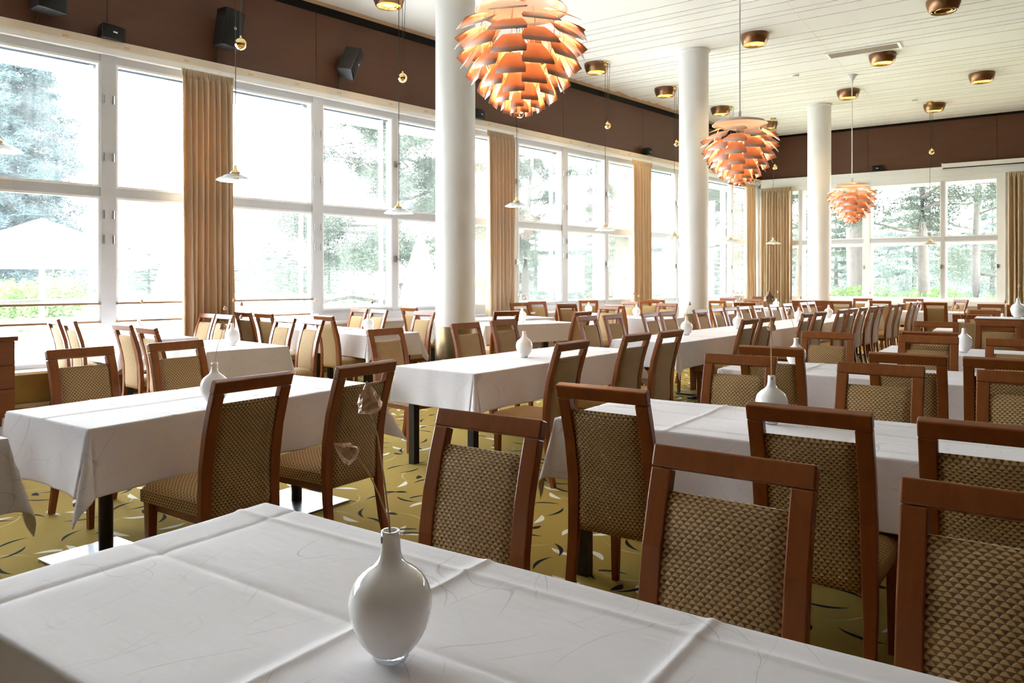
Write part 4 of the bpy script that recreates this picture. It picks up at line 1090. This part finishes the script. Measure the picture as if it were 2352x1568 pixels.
def pine(x, y, H, seed, label, name='pine_tree', first=.25, spread=1.0, dens=1.0, lean=(0,0), zb=-.6, tr=.22, group=None, big=True):
    rnd = random.Random(seed)
    r = empty(name, (x,y,zb)); tag(r, label, 'tree', group)
    tp = [(lean[0]*t*t*H+.15*math.sin(t*5+seed), lean[1]*t*t*H, t*H) for t in [i/8 for i in range(9)]]
    MB().tube(tp, [tr*(1-.85*i/8) for i in range(9)], 9).build('trunk', MAT['bark'], r, True)
    f = MB(); br = MB(); nb = int(15*dens)
    for i in range(nb):
        t = first + (1-first)*(i+rnd.uniform(0,.8))/nb; k = min(7.999, t*8); j = int(k); p = Vector(tp[j]).lerp(Vector(tp[min(j+1,8)]), k-j)
        an = rnd.uniform(0,6.28); ln = H*.22*spread*(1.15-t*.75)*rnd.uniform(.7,1.2)
        d = Vector((math.cos(an), math.sin(an), rnd.uniform(-.12,.30)))
        pts = [p]; q = p.copy()
        for s_ in range(4):
            q = q + (d + Vector((rnd.gauss(0,.22), rnd.gauss(0,.22), rnd.gauss(.05,.2))))*ln/4; pts.append(q.copy())
        br.tube(pts, [tr*.32*(1-.8*s_/4)*(1.1-t*.6) for s_ in range(5)], 5)
        for s_ in range(2,5):
            for _ in range(2):
                c = pts[s_] + Vector((rnd.gauss(0,.35), rnd.gauss(0,.35), rnd.gauss(.15,.2)))*ln*.28
                br.tube([pts[s_], c], tr*.06, 4); e = ln*rnd.uniform(.17,.30)
                leaf_cloud(f, c, e*1.1, e*1.1, e*.72, int(380*dens**.5), .085+.012*(H/10), rnd)
    br.build('branches', MAT['bark'], r, True); leaf_mesh(f, 'needles', MAT['pine'], r, seed)
    return r
def spruce(x, y, H, rad, seed, label, n=26, group=None, mat='spruce', zb=-.6, per=160, s=.22):
    rnd = random.Random(seed); r = empty('spruce_tree', (x,y,zb)); tag(r, label, 'tree', group)
    MB().tube([(0,0,0),(0,0,H*.95)], [.2,.02], 8).build('trunk', MAT['bark'], r)
    f = MB()
    for i in range(n):
        t = i/(n-1); z = H*(.06+.92*t); rr = rad*(1-t)**.8*rnd.uniform(.8,1.1)+.1; nn = max(3, int(9*(1-t)+3))
        for k in range(nn):
            an = 6.283*k/nn + rnd.uniform(-.3,.3); l = rr*rnd.uniform(.75,1.15)
            for q in (.35,.65,.95):
                leaf_cloud(f, (math.cos(an)*l*q, math.sin(an)*l*q, z - l*q*.28 + .1*rnd.random()), l*.26, l*.26, l*.13, int(per/nn*.8), s, rnd, .05)
    leaf_mesh(f, 'needles', MAT[mat], r, seed); return r
def bush(x, y, rx, rz_, n, seed, label, mat='bush', zb=-.6, s=.10, group=None):
    rnd = random.Random(seed); r = empty('shrub', (x,y,zb)); tag(r, label, 'shrub', group); f = MB(); br = MB()
    for k in range(7):
        c = (rnd.uniform(-.6,.6)*rx, rnd.uniform(-.6,.6)*rx, rz_*rnd.uniform(.5,1.1)); br.tube([(0,0,0),(c[0]*.5,c[1]*.5,c[2]*.5),c], .025, 4)
        leaf_cloud(f, c, rx*.5, rx*.5, rz_*.42, n//7, s, rnd)
    br.build('stems', MAT['bark'], r); leaf_mesh(f, 'leaves', MAT[mat], r, seed, .5)
# spruce by the tall window
x, y = ATY(30,26); spruce(x, y, 13.5, 3.1, 3, 'tall blue-green spruce outside the tall window', n=36, per=2400, s=.12)
x, y = ATY(905,27); pine(x, y, 13.5, 11, 'big gnarled pine outside the column-side window', first=.08, spread=1.15, dens=3.6, tr=.26)
x, y = ATY(1130,34); pine(x, y, 12, 15, 'pine seen between the thickest column and second curtain', first=.25, dens=1.3, tr=.2)
x, y = ATY(1215,31); pine(x, y, 9.0, 16, 'rounded pine right of the second curtain', first=.1, spread=1.3, dens=1.3, tr=.2)
x, y = ATY(1430,40); pine(x, y, 13, 17, 'slender pine left of the third curtain', first=.2, dens=1.4, tr=.2)
x, y = ATY(1525,36); pine(x, y, 15, 18, 'dense pine right of the third curtain', first=.15, dens=1.7, tr=.22)
x, y = ATY(1665,38); pine(x, y, 15.5, 19, 'dense pine outside the corner windows', first=.15, dens=1.7, tr=.22)
x, y = ATY(1968,27); pine(x, y, 14, 21, 'thick-trunked pine behind the wide window post', first=.30, spread=1.2, dens=1.5, tr=.42)
x, y = ATY(2128,25); pine(x, y, 14, 22, 'straight-trunked pine outside the end window', first=.22, spread=1.25, dens=1.5, tr=.20)
x, y = ATY(2250,28); pine(x, y, 15, 23, 'feathery pine at the right of the end window', first=.12, spread=1.2, dens=1.5, tr=.17)
x, y = ATY(1838,33); pine(x, y, 14, 24, 'slim pine beside the corner curtain', first=.15, spread=1.0, dens=1.6, tr=.18)
x, y = ATY(2320,24); pine(x, y, 13, 25, 'reddish pine trunk at the edge of the end window', first=.45, spread=1.0, dens=.9, tr=.24, lean=(.02,0))
for k,(px,Y,rx,rz_,lb) in enumerate(((1940,25,2.0,1.25,'bright green shrub left of the wide window post'),(2055,24,2.1,1.2,'bright green shrub right of the wide window post'),(135,20.5,1.5,1.6,'leafy shrub beneath the open parasol'),(30,22,1.7,1.4,'leafy shrub left of the parasol pole'),(285,27,.8,.7,'small shrub at the terrace edge'),(2230,26,2.2,1.3,'low shrub at the right of the end window'))):
    x, y = ATY(px, Y); bush(x, y, rx, rz_, 6000, 40+k, lb, s=.06)
# woods far away, haze painted into their colour: three tree shapes, copied
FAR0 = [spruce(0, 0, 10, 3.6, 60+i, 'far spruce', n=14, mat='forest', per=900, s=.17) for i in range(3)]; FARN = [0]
def far_tree(px, Y, sc_, label, group):
    k = FARN[0]; FARN[0] += 1
    o = FAR0[k] if k < 3 else copy_tree(FAR0[k % 3])
    x, y = ATY(px, Y); o.location = (x, y, -.6); o.rotation_euler = (0,0,k*1.3); o.scale = (sc_[0], sc_[0], sc_[1]); tag(o, label, 'tree', group)
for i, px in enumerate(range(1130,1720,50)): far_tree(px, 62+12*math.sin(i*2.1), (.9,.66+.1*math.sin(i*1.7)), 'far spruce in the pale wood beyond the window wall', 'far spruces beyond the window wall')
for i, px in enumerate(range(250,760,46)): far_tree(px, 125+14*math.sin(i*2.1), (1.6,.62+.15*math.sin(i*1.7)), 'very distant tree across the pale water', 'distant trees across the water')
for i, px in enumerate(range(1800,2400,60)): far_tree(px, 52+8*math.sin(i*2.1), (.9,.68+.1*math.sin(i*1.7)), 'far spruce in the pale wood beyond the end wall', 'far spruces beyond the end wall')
# parasols
def parasol(x, y, zb, H, rad, label, openp=True):
    r = empty('parasol', (x,y,zb)); tag(r, label, 'parasol')
    MB().tube([(0,0,0),(0,0,H)], .05, 10).build('pole', MAT['outdoor_grey'], r)
    MB().lathe([(0,0),(.4,0),(.4,.06),(.06,.1)], 16).build('foot', MAT['outdoor_grey'], r)
    if openp:
        m = MB(); n = 8; m.v.append((0,0,H+.05)); ring = []
        for k in range(n): t = 2*math.pi*(k+.5)/n; m.v.append((rad*math.cos(t), rad*math.sin(t), H-rad*.36))
        for k in range(n): m.f.append((0, 1+k, 1+(k+1)%n))
        for k in range(n): t = 2*math.pi*(k+.5)/n; m.v.append((rad*math.cos(t), rad*math.sin(t), H-rad*.36-.20))
        for k in range(n): m.f.append((1+k, 1+n+k, 1+n+(k+1)%n, 1+(k+1)%n))
        m.build('canopy', MAT['canvas'], r, solid=.01)
    else:
        G = []
        for z, rr in ((H+.05,.02),(H-.3,.13),(H-1.0,.30),(H-1.9,.50),(H-2.35,.60)):
            G.append([(rr*(1+.28*math.cos(5*t))*math.cos(t), rr*(1+.28*math.cos(5*t))*math.sin(t), z - (.28*math.cos(5*t) if z < H-2 else 0)) for t in [2*math.pi*i/40 for i in range(41)]])
        MB().grid(G).build('canopy', MAT['canvas'], r, True, solid=.01)
x, y = ATY(96,14.2); parasol(x, y, -.14, 2.65, 1.9, 'open white parasol on the terrace outside the tall window')
x, y = ATY(965,16.2); parasol(x, y, -.14, 2.5, 1, 'folded white parasol left of the thickest column', False)
x, y = ATY(398,18.5); parasol(x, y, -.14, 2.6, 1, 'folded pale parasol beside the first curtain', False)
# terrace furniture
def outchair(x, y, rz, label, group):
    r = empty('terrace_chair', (x,y,-.14), rz); tag(r, label, 'chair', group)
    for a in (-.22,.22):
        for b in (-.22,.22): MB().tube([(a,b,0),(a*.9,b*.9,.43)], .013, 6).build('leg', MAT['outdoor_grey'], r)
    MB().box(-.23,.23,-.23,.23,.43,.455).build('seat', MAT['outdoor_grey'], r)
    MB().hexa([(-.22,-.24,.5),(.22,-.24,.5),(.22,-.22,.5),(-.22,-.22,.5),(-.22,-.34,.92),(.22,-.34,.92),(.22,-.32,.92),(-.22,-.32,.92)]).build('backrest', MAT['outdoor_grey'], r)
    MB().tube([(-.21,-.21,.44),(-.21,-.33,.9)], .012, 5).build('back_rod', MAT['outdoor_grey'], r); MB().tube([(.21,-.21,.44),(.21,-.33,.9)], .012, 5).build('back_rod', MAT['outdoor_grey'], r)
TL = {20:'left of the open parasol pole', 200:'right of the open parasol pole', 318:'beside the folded pale parasol', 620:'before the column-side window'}
def outtable(x, y, label):
    r = empty('terrace_table', (x,y,-.14), R(47)); tag(r, label, 'table', 'terrace tables')
    MB().box(-.6,.6,-.4,.4,.70,.74).build('tabletop', MAT['canvas'], r)
    for a in (-.5,.5):
        for b in (-.32,.32): MB().box(a-.025,a+.025,b-.025,b+.025,0,.70).build('leg', MAT['outdoor_grey'], r)
for px, Y in ((20,13.0),(200,13.2),(318,16.4),(620,15.5)):
    x, y = ATY(px, Y); outtable(x, y, 'pale terrace table ' + TL[px])
    for k, (dx, dy, a) in enumerate(((.62,.62,137),(-.62,-.62,-43))): outchair(x+dx, y+dy, R(a), 'grey terrace chair at the table ' + TL[px] + (', house side' if k else ', water side'), 'terrace chairs')
# low stone wall of the terrace, built of blocks
sw = empty('terrace_wall', LW(3, QW-14, -.14)); tag(sw, 'low stone block wall at the terrace edge', 'wall')
blk = MB().box(-.47,.47,-.15,.15,0,.28).mesh('stone_block'); blk.materials.append(MAT['stone'])
for rr in range(3):
    for k in range(22):
        o = bpy.data.objects.new('stone_block', blk); col.objects.link(o); o.parent = sw
        X, Y, Z = LW(-8+k*.96+(rr%2)*.48, QW-14+random.uniform(-.02,.02), -.14+rr*.285)
        o.location = Vector((X,Y,Z)) - sw.location; o.rotation_euler = (0,0,R(90-43.2))
